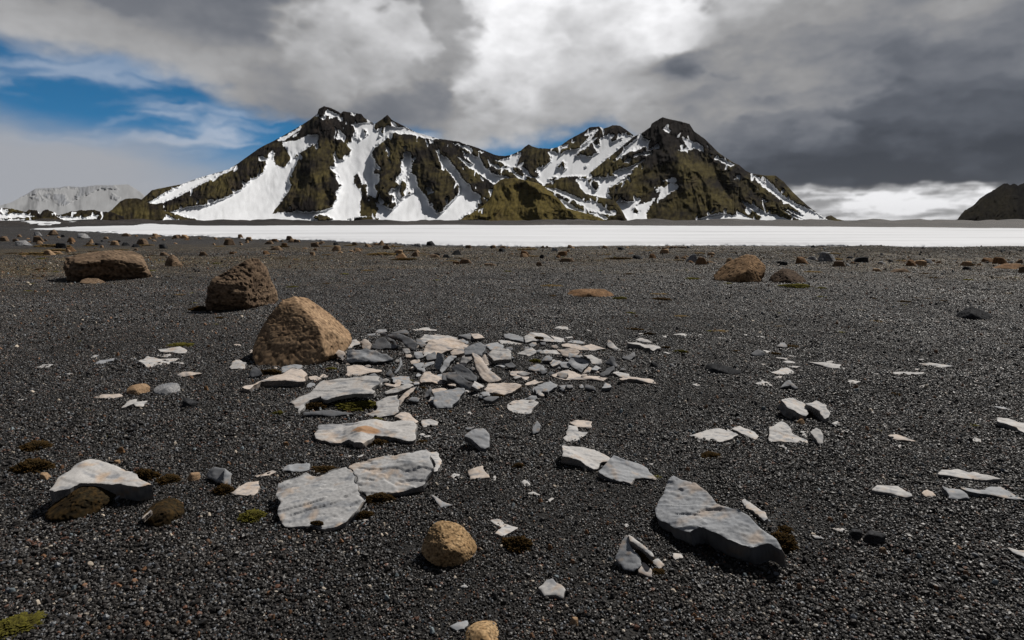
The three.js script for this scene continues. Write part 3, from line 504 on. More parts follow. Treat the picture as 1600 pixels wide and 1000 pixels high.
// corners: measured direction plus metres behind the front foot of the stone
function boulder(name, label, key, foot, corners, o) {
  const f = groundHit(...at(key)(...foot)), D0 = Math.hypot(f.x, f.z);
  const pts = corners.map(([x, y, dz]) => { const [dx, dy, dd] = dirOf(...at(key)(x, y)), h = Math.hypot(dx, dd), k = (D0 + dz) / h; return new THREE.Vector3(dx * k, EYE + dy * k, dd * k); });
  const m = settle(hullStone(pts, o.detail ?? 30, o), name, stoneMat, f);
  return tag(m, label, o.category ?? 'boulder', o.group);
}
boulder('boulder', 'large tan pyramid-shaped boulder at the left end of the slate pile', 'x', [450, 574], [
  [402, 575, 0.15], [440, 580, 0], [482, 576, 0], [512, 566, 0.06], [537, 552, 0.3], [551, 533, 0.5], [393, 553, 0.3], [399, 531, 0.42], [409, 508, 0.5], [424, 484, 0.55], [440, 468, 0.58], [456, 462, 0.6], [497, 508, 0.2], [504, 536, 0.1], [480, 465, 0.8], [502, 478, 0.85], [524, 496, 0.85], [541, 511, 0.8], [549, 522, 0.7], [430, 520, 1.3], [520, 520, 1.3], [440, 566, 1.3], [530, 556, 1.3],
], { paint: 'tan', detail: 60, sharp: 60, rough: 0.42, grit: 0.02, chips: 10, seed: 3 });
boulder('boulder', 'dark brown jagged boulder with a pointed top behind the tan boulder', 'x', [370, 488], [
  [324, 490, 0.4], [360, 492, 0.35], [410, 491, 0.5], [428, 484, 0.75], [319, 468, 0.25], [328, 438, 0.3], [352, 432, 0.3], [372, 415, 0.32], [389, 402, 0.42], [405, 403, 0.5], [421, 423, 1.0], [422, 437, 1.1], [432, 455, 0.95], [434, 468, 0.85], [386, 440, 0.12], [386, 474, 0.1], [350, 468, 0.1], [352, 448, 0.05], [330, 462, 0.2], [380, 430, 1.4], [340, 480, 1.4], [425, 480, 1.4],
], { paint: 'brown', detail: 60, sharp: 44, rough: 1.1, layer: 0.4, chips: 44, seed: 8 });
boulder('boulder', 'long low brown layered boulder far left with a dark hollow beneath it', 'x', [170, 441], [
  [104, 440, 0.3], [122, 442, 0.4], [150, 442, 1.0], [200, 443, 1.0], [228, 440, 0.5], [238, 437, 0.6], [94, 420, 0.6], [95, 412, 0.9], [102, 402, 1.2], [138, 394, 1.6], [175, 391, 1.8], [217, 394, 1.8], [228, 405, 1.2], [238, 420, 0.9], [240, 429, 0.7], [125, 412, 0.1], [175, 404, 0.1], [218, 409, 0.2], [110, 420, 0.3], [120, 430, 2.4], [215, 430, 2.4], [160, 400, 2.4],
], { paint: 'brown', detail: 56, sharp: 26, rough: 1.0, layer: 1, seed: 15 });
boulder('boulder', 'squat tan brown boulder in the right middle distance', 'x', [1155, 442], [
  [1114, 438, 0.4], [1135, 442, 0.1], [1160, 444, 0], [1188, 443, 0.2], [1194, 434, 0.5], [1111, 434, 0.6], [1124, 420, 0.7], [1133, 411, 0.8], [1150, 405, 0.9], [1168, 396, 0.9], [1180, 397, 1.0], [1192, 408, 0.9], [1197, 414, 0.8], [1197, 420, 0.7], [1160, 428, 0.05], [1170, 420, 0.2], [1150, 420, 1.7], [1190, 425, 1.7], [1120, 436, 1.4],
], { paint: 'amber', detail: 46, sharp: 46, rough: 0.75, chips: 34, seed: 22 });
boulder('boulder', 'dark crumbling brown rock just right of the squat tan boulder', 't', [130, 335], [
  [20, 330, 0.3], [80, 335, 0], [170, 335, 0], [240, 330, 0.3], [10, 300, 0.6], [40, 262, 0.7], [85, 240, 0.7], [125, 236, 0.7], [170, 255, 0.7], [215, 290, 0.5], [250, 318, 0.5], [120, 290, 0.1], [60, 300, 1.1], [190, 310, 1.1],
], { paint: 'umber', detail: 30, sharp: 24, rough: 1.5, seed: 29 });
boulder('boulder', 'low rounded brown mound of rock alone in the middle distance', 's', [180, 468], [
  [10, 466, 0.3], [100, 470, 0], [250, 470, 0], [360, 470, 0.2], [20, 435, 0.5], [60, 412, 0.5], [140, 404, 0.5], [280, 405, 0.5], [330, 425, 0.5], [365, 458, 0.4], [180, 430, 0.1], [100, 440, 1.0], [280, 440, 1.0],
], { paint: 'rust', detail: 30, sharp: 16, rough: 1.1, seed: 35 });
boulder('rock', 'black angular rock standing alone near the right edge', 't', [1280, 560], [
  [1160, 545, 0.2], [1220, 556, 0], [1300, 560, 0], [1370, 562, 0.1], [1420, 560, 0.3], [1190, 515, 0.25], [1240, 480, 0.3], [1275, 474, 0.3], [1310, 490, 0.35], [1350, 500, 0.35], [1385, 520, 0.3], [1270, 520, 0.02], [1240, 510, 0.7], [1360, 530, 0.7],
], { paint: 'dark', detail: 32, sharp: 30, rough: 1.1, seed: 44, category: 'rock' });
boulder('rock', 'rounded ochre stone in the foreground below the largest slate slab', 'm', [160, 655], [
  [40, 600, 0.06], [90, 640, 0.01], [170, 662, 0], [240, 650, 0.02], [275, 620, 0.06], [20, 570, 0.1], [28, 530, 0.12], [48, 465, 0.12], [75, 422, 0.14], [130, 412, 0.15], [210, 428, 0.17], [265, 470, 0.17], [305, 535, 0.14], [308, 570, 0.12], [150, 560, 0], [230, 560, 0.02], [100, 560, 0.34], [220, 580, 0.34], [160, 440, 0.3],
], { paint: 'ochre', detail: 52, sharp: 18, rough: 0.85, grit: 0.022, seed: 51, category: 'stone' });
boulder('rock', 'ochre stone cut off by the bottom edge of the view', 'm', [330, 1060], [
  [235, 1000, 0.1], [230, 1040, 0.04], [280, 1080, 0], [380, 1080, 0], [440, 1040, 0.05], [240, 940, 0.12], [280, 908, 0.14], [340, 895, 0.15], [390, 905, 0.15], [430, 955, 0.14], [445, 1000, 0.1], [330, 990, 0], [330, 980, 0.3], [280, 1030, 0.3], [400, 1030, 0.3],
], { paint: 'ochre', detail: 36, sharp: 15, rough: 0.8, seed: 57, category: 'stone' });
boulder('rock', 'small dark pointed stone between the long layered boulder and the dark boulder', 'p', [1340, 384], [
  [1285, 382, 0.2], [1340, 386, 0], [1440, 384, 0.2], [1290, 345, 0.3], [1315, 300, 0.4], [1345, 284, 0.4], [1375, 305, 0.4], [1400, 345, 0.3], [1350, 330, 0.1], [1340, 330, 0.8], [1400, 370, 0.7],
], { paint: 'brown', detail: 22, sharp: 22, rough: 1.3, seed: 60, category: 'stone' });
boulder('rock', 'flat brown stone lying in front of the long layered boulder', 'p', [730, 522], [
  [605, 512, 0.1], [700, 522, 0], [790, 524, 0], [845, 520, 0.15], [630, 485, 0.25], [680, 472, 0.3], [760, 474, 0.3], [810, 495, 0.25], [700, 490, 0.6], [780, 500, 0.6],
], { paint: 'brown', detail: 20, sharp: 20, rough: 1.0, seed: 63, category: 'stone' });
boulder('rock', 'tan and black stone left of the grey rounded stone', 'i', [1070, 692], [
  [985, 675, 0.05], [1040, 694, 0], [1110, 690, 0], [1175, 655, 0.06], [982, 640, 0.1], [1020, 612, 0.12], [1080, 598, 0.13], [1140, 592, 0.13], [1178, 615, 0.1], [1060, 640, 0.02], [1080, 630, 0.25], [1150, 650, 0.22],
], { paint: 'tan', detail: 26, sharp: 24, rough: 1.0, seed: 66, category: 'stone' });
boulder('rock', 'rounded grey stone on the left gravel', 'i', [1300, 690], [
  [1195, 675, 0.05], [1260, 692, 0], [1370, 690, 0], [1412, 660, 0.05], [1195, 640, 0.1], [1240, 605, 0.14], [1330, 588, 0.15], [1395, 590, 0.14], [1412, 630, 0.1], [1300, 640, 0.03], [1300, 630, 0.25], [1380, 650, 0.22],
], { paint: 'grey', detail: 26, sharp: 24, rough: 0.8, seed: 69, category: 'stone' });
boulder('rock', 'small black stone on the gravel right of the grey stone', 'i', [1470, 795], [
  [1425, 780, 0.03], [1460, 798, 0], [1520, 785, 0.02], [1555, 745, 0.05], [1420, 730, 0.06], [1440, 705, 0.08], [1500, 715, 0.08], [1540, 730, 0.07], [1480, 740, 0.18], [1520, 760, 0.15], [1470, 750, 0],
], { paint: 'dark', detail: 20, sharp: 26, rough: 1.1, seed: 72, category: 'stone' });
boulder('rock', 'black waisted rock right of the slate pile', 'g', [540, 478], [
  [395, 455, 0.08], [440, 478, 0.02], [540, 480, 0], [640, 482, 0], [705, 468, 0.06], [395, 420, 0.12], [420, 390, 0.16], [495, 386, 0.16], [540, 410, 0.12], [600, 428, 0.1], [660, 438, 0.1], [705, 455, 0.08], [480, 430, 0.03], [500, 430, 0.3], [640, 455, 0.26],
], { paint: 'dark', detail: 28, sharp: 30, rough: 0.8, seed: 75, category: 'rock' });
boulder('rock', 'dark moss-covered rock in front of the arched slate at far left', 'o', [480, 540], [
  [262, 530, 0.1], [350, 545, 0.02], [480, 540, 0], [600, 500, 0.03], [680, 430, 0.08], [265, 500, 0.15], [330, 430, 0.2], [400, 350, 0.25], [470, 285, 0.28], [540, 250, 0.3], [640, 228, 0.32], [710, 228, 0.32], [790, 285, 0.28], [780, 320, 0.24], [740, 370, 0.14], [500, 400, 0.06], [600, 400, 0.06], [520, 380, 0.5], [680, 320, 0.5], [380, 480, 0.4],
], { paint: 'mossy', detail: 44, sharp: 18, rough: 1.0, seed: 78, category: 'rock' });
boulder('rock', 'low dark mossy stone beside a pale splinter at lower left', 'o', [1020, 578], [
  [880, 535, 0.05], [930, 570, 0.01], [1040, 582, 0], [1090, 560, 0.02], [1160, 490, 0.08], [890, 500, 0.1], [960, 420, 0.18], [1040, 385, 0.22], [1110, 390, 0.22], [1150, 430, 0.18], [1020, 480, 0.02], [1000, 440, 0.4], [1100, 470, 0.36],
], { paint: 'mossy', detail: 34, sharp: 16, rough: 1.2, seed: 81, category: 'rock' });

// ---------------------------------------------------------------- slates: split plates cut along their measured outlines
let slabSeed = 0;
function slate(name, label, category, group, key, text, o = {}) {
  slabSeed++;
  const seed = slabSeed * 1.37, map = at(key), px = readPts(text, map), th = (o.th ?? 0.03) * (o.th > 0.03 ? 0.62 : 0.8);
  const rs = rng(slabSeed * 31 + 5), n = new THREE.Vector3((o.tx ?? 0) + (rs() - 0.5) * 0.16, 1, (o.tz ?? 0.06) + (rs() - 0.35) * 0.14).normalize();
  let low = px.reduce((s, p) => (p[1] > s[1] ? p : s)), lift = o.lift ?? th * 0.7;
  const P0 = groundHit(low[0], low[1], lift), project = (p) => { const [x, y, z] = dirOf(...p), k = ((P0.x) * n.x + (P0.y - EYE) * n.y + P0.z * n.z) / (x * n.x + y * n.y + z * n.z); return new THREE.Vector3(x * k, EYE + y * k, z * k); };
  for (let k = 0; k < 4; k++) { const h = Math.min(...px.map((p) => { const q = project(p); return q.y - groundY(q.x, q.z); })); const s = (lift - h) * 0.9, ux = P0.x, uz = P0.z, uy = P0.y - EYE, f = 1 + s / Math.min(uy, -0.2); P0.set(ux * f, EYE + uy * f, uz * f); }
  const U = new THREE.Vector3(1, 0, 0).addScaledVector(n, -n.x).normalize(), V = new THREE.Vector3().crossVectors(U, n).normalize();   // V runs away from the viewer's side towards him when flat
  const poly = px.map((p) => { const q = project(p).sub(P0); return [q.dot(U), q.dot(V)]; });
  const us = poly.map((p) => p[0]), vs = poly.map((p) => p[1]), D = P0.distanceTo(camera.position), w = Math.max(...us) - Math.min(...us), h = Math.max(...vs) - Math.min(...vs);
  const c = Math.max(D * 0.0019, Math.max(w, h) / 150), nu = Math.max(8, Math.ceil(w / c) + 2), cv = Math.max(c, h / 110), nv = Math.max(8, Math.ceil(h / cv) + 2), amp = (o.relief ? 0.75 : 0.5) * (o.relief ?? Math.min(0.014, 0.05 * Math.min(w, h)));
  const jag = Math.min(0.012, 0.05 * Math.min(w, h));
  const g = clipGrid(Math.min(...us) - c, Math.max(...us) + c, nu, Math.min(...vs) - cv, Math.max(...vs) + cv, nv, (u, v) => sdf(poly, u + jag * 1.9 * noise(u / (jag * 7), v / (jag * 7), seed), v + jag * 1.6 * noise(u / (jag * 9), v / (jag * 9), seed + 7)) + jag * 0.35 * noise(u / (jag * 2.4), v / (jag * 2.4), seed + 3));
  const rp = rng(slabSeed * 17 + 3), reach = Math.max(w, h), facet = (n) => Array.from({ length: n }, () => { const a = rp() * 6.283, s = (o.relief ? 0.10 : 0.06) + (o.relief ? 0.22 : 0.15) * rp(); return [lerp(Math.min(...us), Math.max(...us), rp()), lerp(Math.min(...vs), Math.max(...vs), rp()), s * Math.cos(a), s * Math.sin(a), (rp() - 0.5) * 0.02 * reach]; });
  const falls = facet(5), rises = facet(3), lim = Math.min(0.045, 0.12 * Math.min(w, h)), plane = (p, u, v) => p[4] + (u - p[0]) * p[2] + (v - p[1]) * p[3];
  const faces = (u, v) => { let a = Infinity, b = -Infinity; for (const p of falls) a = Math.min(a, plane(p, u, v)); for (const p of rises) b = Math.max(b, plane(p, u, v)); return clamp(a + 0.6 * Math.min(b, 0.04) + 0.02 * reach, -0.25 * lim, lim); };
  const ang = o.grain ?? 0.2, ca = Math.cos(ang), sa = Math.sin(ang), S = 1 / Math.max(0.12, Math.min(0.5, Math.max(w, h) * 0.5));
  const top = (u, v, f) => {
    const a = u * ca + v * sa, b = -u * sa + v * ca, q = fbm(a * S * 0.55, b * S * 1.5, seed, 3), lv = q * 3.4 + 0.55 * fbm(a * S * 1.1, b * S * 6, seed + 4, 4), fl = Math.floor(lv), terr = fl + step(0.9, 0.99, lv - fl);
    return (o.flat ? 0 : faces(u + jag * noise(u / (jag * 6), v / (jag * 6), seed), v)) + amp * (0.5 * terr + 0.2 * q + 0.3 * ridged(a * S * 4, b * S * 11, seed + 2, 3) + 0.3 * fbm(u * 60, v * 60, seed, 2)) - 0.0025 * Math.exp(-f / 0.003) + (o.bow ? o.bow(u / w, v / h) : 0);
  };
  const tint = o.c ?? 'L', pos = [], col = [], idx = [...g.tris];
  const BASE = { L: [0.49, 0.475, 0.46], B: [0.185, 0.19, 0.2], G: [0.415, 0.412, 0.41], M: [0.325, 0.335, 0.35], T: [0.55, 0.475, 0.415] }[tint];
  const shade = (u, v, edge) => {
    const a = u * ca + v * sa, b = -u * sa + v * ca, p1 = fbm(a * S * 2.2 + 9, b * S * 4.4, seed + 20, 4), p2 = fbm(u * S * 2.6, v * S * 2.6 + 5, seed + 31, 3), p3 = ridged(a * S * 4, b * S * 22, seed + 40, 3), sp3 = noise(u * 130, v * 130, seed);
    const blue = clamp(step(0.02, 0.3, p1) * (tint === 'B' ? 0.3 : 0.75) + 0.12 * step(0.62, 0.85, p3)), tan = clamp(step(0.05, 0.36, p2) * (o.stain ?? 0.55)), v0 = 0.93 + 0.22 * sp3 - 0.13 * step(0.7, 0.86, ridged(a * S * 3 + 2, b * S * 14, seed + 50, 3));
    let out = [0, 1, 2].map((k) => lerp(lerp(BASE[k], [0.20, 0.213, 0.235][k] * (tint === 'B' ? 0.7 : 1), blue), [0.50, 0.37, 0.26][k] * (tint === 'B' ? 0.5 : 1), tan) * v0);
    if (o.rust) { const [rx, ry, rr] = o.rust, d = Math.hypot((u / w - rx) * 0.75, (v / h - ry) * 1.25) + 0.16 * p2 + 0.08 * p1; const q = step(rr, rr * 0.55, d); out = out.map((k, i) => lerp(k, [0.36, 0.18, 0.065][i], q * 0.85)); }
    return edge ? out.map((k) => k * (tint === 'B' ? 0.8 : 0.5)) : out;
  };
  const put = (u, v, y, cl) => { pos.push(P0.x + U.x * u + V.x * v + n.x * y, P0.y + U.y * u + V.y * v + n.y * y, P0.z + U.z * u + V.z * v + n.z * y); col.push(...cl); };
  g.uv.forEach(([u, v], k) => put(u, v, top(u, v, g.fv[k]), shade(u, v, false)));
  const topGeo = geometry(pos.slice(), idx, col.slice());
  // broken edge: layered, set in and out, down to the bed
  const wp = [], wc = [], wi = [], ring = new Map(), K = th > 0.02 ? 4 : 2, e = c * 0.6, deep = th + 0.012 + (o.deep ?? 0);
  const column = (k) => {
    if (ring.has(k)) return ring.get(k);
    const [u, v] = g.uv[k], gx = sdf(poly, u + e, v) - sdf(poly, u - e, v), gy = sdf(poly, u, v + e) - sdf(poly, u, v - e), gl = Math.hypot(gx, gy) || 1, base = wp.length / 3;
    for (let j = 0; j <= K; j++) {
      const q = j / K, lay = 0.5 * noise((u + v) * 18, j * 1.7, seed) + 0.6 * noise((u - v) * 7, j * 0.9, seed + 3), out = j === 0 ? 0 : Math.min(0.4 * th, 0.02) * (lay + (o.under ? -o.under * q : 0.12 - 0.25 * q)), y = j === 0 ? top(u, v, 0) : -deep * q;
      const uu = u - gx / gl * out, vv = v - gy / gl * out, cl = shade(uu + j * 0.05, vv, true), dk = 0.85 + 0.4 * noise(j * 1.3, (u + v) * 5, seed + 9);
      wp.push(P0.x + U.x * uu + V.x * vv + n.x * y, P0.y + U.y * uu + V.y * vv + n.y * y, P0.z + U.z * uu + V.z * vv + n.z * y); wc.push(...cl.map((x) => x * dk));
    }
    ring.set(k, base);
    return base;
  };
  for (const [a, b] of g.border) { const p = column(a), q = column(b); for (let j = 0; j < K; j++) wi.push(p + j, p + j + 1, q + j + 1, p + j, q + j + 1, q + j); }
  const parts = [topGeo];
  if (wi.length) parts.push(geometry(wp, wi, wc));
  const steep = Math.hypot(o.tx ?? 0, o.tz ?? 0.06) > 0.3;
  if (steep) { const bp = [], bc = []; g.uv.forEach(([u, v]) => { bp.push(P0.x + U.x * u + V.x * v - n.x * deep, P0.y + U.y * u + V.y * v - n.y * deep, P0.z + U.z * u + V.z * v - n.z * deep); bc.push(...shade(u, v, true)); }); const bi = []; for (let k = 0; k < g.tris.length; k += 3) bi.push(g.tris[k], g.tris[k + 2], g.tris[k + 1]); parts.push(geometry(bp, bi, bc)); }
  const bed = new THREE.Vector3(P0.x, groundY(P0.x, P0.z), P0.z);
  const m = settle(mergeGeometries(parts), name, slateMat, bed);
  return tag(m, label, category, group);
}
const slab = (label, key, text, o) => slate('slate_slab', label, 'slate slab', null, key, text, o);
const shard = (label, key, text, o) => slate('slate_shard', label, 'slate shard', null, key, text, o);
const chip = (where, key, text, o = {}) => slate('slate_chip', `small flat pale slate chip lying on the gravel ${where}`, 'slate chip', `slate chips ${where}`, key, text, { th: 0.012, c: 'L', stain: 0.3, ...o });

slab('right half of the largest cracked slate slab, ridged and blue-grey', 'l', '788,345 900,300 1060,280 1260,237 1290,300 1312,380 1240,460 1140,490 1000,520 882,535 850,490 820,430', { th: 0.07, tz: 0.2, tx: -0.12, c: 'G', stain: 0.6, grain: 0.25, relief: 0.016 });
slab('left half of the largest cracked slate slab, with stepped faces', 'l', '335,460 440,412 500,390 600,405 650,370 770,337 798,370 815,430 872,540 838,610 740,690 620,738 540,722 400,722 345,700 330,600', { th: 0.07, tz: 0.26, tx: -0.16, c: 'G', stain: 0.7, grain: -0.3, relief: 0.018 });
shard('rounded pale flake at the right tip of the largest slab', 'l', '1278,262 1335,258 1362,320 1340,385 1305,402 1322,350', { th: 0.05, tz: 0.15, tx: 0.1 });
slab('rectangular pale slate slab with an orange rust stain', 'e', '350,562 700,548 1000,545 1150,522 1250,522 1285,560 1288,690 1250,715 1100,682 1000,670 900,675 780,765 700,768 640,728 560,745 450,745 320,692', { th: 0.075, tz: 0.16, c: 'L', stain: 0.6, rust: [0.1, -0.48, 0.13], grain: 0.03, relief: 0.016 });
shard('flat flake on the right corner of the rust-stained slab', 'e', '1085,490 1145,443 1230,470 1310,530 1275,555 1150,512', { th: 0.03, tz: 0.1, lift: 0.06, c: 'T', stain: 0.4 });
slab('long pale curved slate slab above the green moss cushion', 'e', '95,340 170,290 280,240 340,180 400,140 560,125 700,110 830,95 940,108 945,170 870,210 895,245 880,268 800,262 700,270 580,282 520,300 420,322 370,297 270,322 220,370 200,420 172,452', { th: 0.055, tz: 0.14, tx: -0.1, c: 'L', stain: 0.35, grain: 0.35, relief: 0.016 });
slab('striped slate slab touching the right side of the green moss cushion', 'e', '760,462 840,456 905,425 932,390 912,340 1000,310 1112,278 1120,450 1085,468 1010,486 940,488', { th: 0.03, tz: 0.2, tx: -0.12, c: 'L', grain: 0.15 });
shard('thin blue-grey slate ridge in front of the moss cushions', 'e', '205,462 320,450 480,430 550,445 640,458 740,462 480,497 340,482 220,492', { th: 0.035, tz: 0.7, c: 'B', stain: 0.3 });
shard('narrow pale blade of slate pointing right above the striped slab', 'e', '1000,262 1050,240 1220,185 1265,190 1230,225 1130,262 1010,287', { th: 0.025, tz: 0.3, lift: 0.05 });
shard('long brownish blade of slate behind the striped slab', 'e', '1122,330 1170,270 1240,225 1312,205 1250,270 1190,325 1130,388', { th: 0.02, tz: 0.5, tx: 0.2, c: 'T' });
shard('small pinkish slate with an upturned end left of the pile', 'b', '800,790 830,780 930,800 980,730 1010,745 1005,810 940,838 830,818', { th: 0.03, tz: 0.2, c: 'T' });
slab('pale fork-tailed slate slab below the boulder', 'b', '345,570 420,555 520,560 600,590 780,620 785,640 740,660 620,667 450,682 300,692 275,702 350,640', { th: 0.018, tz: 0.08, c: 'T', stain: 0.3 });
shard('pale slate blade leaning on the right foot of the tan boulder', 'b', '130,335 200,340 300,390 330,420 282,450 302,500 372,545 340,557 260,500 210,430 112,395', { th: 0.03, tz: 0.45, tx: -0.2, c: 'T', stain: 0.2, under: 1.5 });
slab('thick banded slate block with a curved back right of the tan boulder', 'b', '330,380 400,355 560,357 700,385 830,430 925,492 880,512 700,542 540,527 370,532 330,500', { th: 0.06, tz: 1.1, c: 'M', stain: 0.4, grain: 0.02, relief: 0.018 });
shard('pale slab fragment wedged behind the banded block', 'b', '285,335 310,300 400,240 450,233 495,265 500,292 420,312 388,352 300,362', { th: 0.03, tz: 0.25 });
shard('upright cream slate flake behind the banded block', 'b', '505,275 570,240 640,290 652,310 610,362 540,352', { th: 0.03, tz: 0.6, c: 'T' });
shard('dark triangular slate plate left of the leaning dark pair', 'b', '640,340 720,225 820,225 870,290 990,352 740,362', { th: 0.05, tz: 0.8, c: 'B', stain: 0.2 });
slab('dark leaning slate slab with an orange patch near its right end', 'b', '840,172 900,150 980,165 1080,215 1180,245 1215,285 1190,377 1110,342 1010,250', { th: 0.05, tz: 0.75, tx: -0.3, c: 'B', rust: [0.25, -0.5, 0.13] });
slab('black slate plate leaning against the orange-patched slab', 'b', '745,157 790,150 860,190 1000,320 985,335 860,242', { th: 0.04, tz: 0.8, tx: -0.3, c: 'B', stain: 0.1 });
shard('dark flat slate sticking out behind the leaning dark pair', 'b', '870,152 960,140 1060,130 1112,165 1090,182 950,165', { th: 0.04, tz: 0.15, c: 'B', lift: 0.09 });
shard('grey flat slate behind the dark triangular plate', 'b', '680,147 740,112 830,110 838,140 750,157', { th: 0.03, tz: 0.2, c: 'M' });
shard('thin pale-edged slate strip left of the leaning dark pair', 'b', '588,170 740,163 752,187 600,192', { th: 0.02, tz: 0.1, c: 'M' });
shard('short dark block right of the orange-patched slab', 'b', '1205,235 1250,225 1290,270 1330,310 1270,345 1215,300', { th: 0.05, tz: 0.5, tx: 0.2, c: 'B' });
shard('pale thin slate farthest back above the broad sheets', 'b', '1165,107 1340,82 1392,117 1480,120 1450,130 1260,132 1180,127', { th: 0.02, tz: 0.05 });
slab('broad pale slate sheet at the back of the pile', 'c', '140,230 175,170 330,168 480,190 600,215 560,232 400,242 340,237 230,272 170,292', { th: 0.04, tz: 0.1, c: 'L', relief: 0.02 });
slab('broad speckled slate sheet in the middle of the pile', 'c', '160,382 230,300 400,230 520,220 620,240 745,295 700,332 600,347 450,372 350,422 272,478 200,442', { th: 0.05, tz: 0.1, c: 'T', stain: 0.5, relief: 0.018 });
shard('small squarish grey block at the left front of the pile', 'c', '55,400 150,395 178,450 100,482 60,442', { th: 0.06, tz: 0.5, c: 'M' });
shard('upright blue-grey slate splinter on the left of the pile', 'c', '318,590 338,420 360,402 412,422 422,480 382,622 342,622', { th: 0.03, tz: 1.3, tx: -0.3, c: 'M', stain: 0.2 });
shard('brown-sided slate leaning beside the upright splinter', 'c', '382,630 430,520 480,455 575,453 580,470 500,540 410,660', { th: 0.08, tz: 0.5, tx: 0.3, c: 'M', stain: 0.8 });
slab('blue-grey slate slab propped at the top of the pile', 'c', '682,382 700,340 800,290 880,268 962,320 930,382 900,442 790,412 690,422', { th: 0.05, tz: 0.55, tx: -0.1, c: 'M', stain: 0.1, lift: 0.16 });
shard('small dark-edged slate left of the propped blue-grey slab', 'c', '508,392 560,360 680,338 682,402 600,422 520,432', { th: 0.06, tz: 0.35, c: 'T', lift: 0.1 });
shard('narrow slate wedge under the propped blue-grey slab', 'c', '622,545 660,450 720,430 800,412 800,470 700,542', { th: 0.04, tz: 0.8, c: 'L' });
slab('dark grey slate block low in the front of the pile', 'c', '520,600 580,560 650,565 720,600 832,680 842,745 760,752 600,665', { th: 0.07, tz: 0.8, c: 'B', stain: 0.35 });
slab('long cream slate slab sloping down the front of the pile', 'c', '790,420 850,430 920,490 970,580 1050,660 1155,752 1100,772 980,777 930,742 830,622 805,540', { th: 0.05, tz: 0.6, tx: 0.15, c: 'T', stain: 0.4, grain: 0.9 });
shard('tan slate splinter standing on the right of the pile', 'c', '915,440 950,422 1000,562 962,572 900,482', { th: 0.04, tz: 0.8, tx: 0.3, c: 'T', stain: 0.9 });
slab('thick pale slate block right of the pile top', 'c', '985,420 1040,350 1100,345 1220,345 1262,375 1262,492 1180,482 1060,502', { th: 0.06, tz: 0.45, c: 'L', lift: 0.07 });
shard('low pale slate under the thick block', 'c', '1070,562 1220,500 1242,550 1165,592', { th: 0.03, tz: 0.15, c: 'M' });
slab('pinkish five-sided slate in front of the pile', 'c', '140,702 190,652 270,640 320,675 440,710 430,762 462,792 370,797 270,777 140,792', { th: 0.04, tz: 0.25, c: 'T', stain: 0.5 });
slab('dark leaning slate between the pinkish slate and the cream slab', 'c', '450,692 500,640 640,690 720,750 802,790 802,852 720,862 620,792 520,742', { th: 0.06, tz: 0.6, c: 'B', stain: 0.3 });
slab('mottled blue block with a horned corner in front of the pile', 'f', '468,202 560,185 620,175 700,150 778,145 770,200 725,270 660,352 520,352 475,322', { th: 0.05, tz: 0.45, c: 'M', stain: 0.5 });
shard('small bent blue slate left of the mottled block', 'f', '372,247 420,180 450,155 465,190 440,232 390,252', { th: 0.03, tz: 0.6, c: 'B' });
shard('pale strip of slate behind the mottled block', 'f', '455,167 590,168 622,187 560,200 475,212', { th: 0.03, tz: 0.1, c: 'T', lift: 0.07 });
slab('broad tan slate slab at the right foot of the pile', 'c', '925,892 1000,780 1180,770 1330,800 1402,832 1385,852 1260,912 1160,922 1040,897', { th: 0.05, tz: 0.16, c: 'T', stain: 0.45 });
slab('pale grey six-sided slate lying alone below the pile', 'f', '1180,342 1210,280 1320,257 1440,268 1482,300 1450,340 1420,397 1360,407 1240,387', { th: 0.035, tz: 0.14, c: 'L', stain: 0.3 });
slab('thick pale flat-topped slate right of the cream slab', 'c', '1245,632 1400,625 1490,650 1502,712 1480,742 1350,707 1270,682', { th: 0.045, tz: 0.12, c: 'T', stain: 0.2 });
slab('dark-edged slate partly under the small grey diamond slate', 'd', '0,657 100,614 150,640 212,642 100,672 10,674', { th: 0.04, tz: 0.14, c: 'T', stain: 0.3 });
slab('grey diamond-shaped slate right of the tan slab', 'd', '85,702 200,650 260,630 327,660 320,692 240,742 190,782 95,752', { th: 0.03, tz: 0.25, c: 'M', stain: 0.15 });
shard('grey trapezoid slate left of the concave shard', 'd', '283,477 295,415 360,415 470,465 482,502 390,502', { th: 0.03, tz: 0.3, c: 'M', stain: 0.2 });
shard('concave grey slate shard pointing down', 'd', '453,437 480,380 600,378 692,430 600,547 540,512', { th: 0.03, tz: 0.7, c: 'M', stain: 0.1, bow: (u, v) => -0.03 * Math.exp(-((u - 0) ** 2) * 8 - ((v + 0.75) ** 2) * 16) });
shard('pale slate behind the concave shard', 'd', '620,360 690,352 800,415 798,450 700,450 690,420', { th: 0.03, tz: 0.1 });
shard('upright blue-grey triangular slate right of the concave shard', 'd', '828,442 920,363 968,482 945,494 895,462', { th: 0.03, tz: 0.9, tx: -0.2, c: 'B', stain: 0.1 });
shard('small arched pale slate right of the concave shard tip', 'd', '605,547 660,485 720,500 782,542 700,532', { th: 0.03, tz: 0.3, c: 'T' });
slab('long pale slate slab below the concave shard', 'd', '275,560 450,515 510,530 580,555 800,582 827,632 700,617 560,607 400,617 330,592', { th: 0.045, tz: 0.1, c: 'T', stain: 0.3 });
shard('grey slate blade crossing the right end of the long slab', 'd', '775,567 860,500 920,470 932,500 870,562 820,584', { th: 0.03, tz: 0.6, tx: -0.2, c: 'B', stain: 0.1, lift: 0.05 });
shard('pale slate half hidden by the grey blade', 'd', '915,537 960,525 1090,560 1102,590 1030,597 970,572', { th: 0.03, tz: 0.1 });
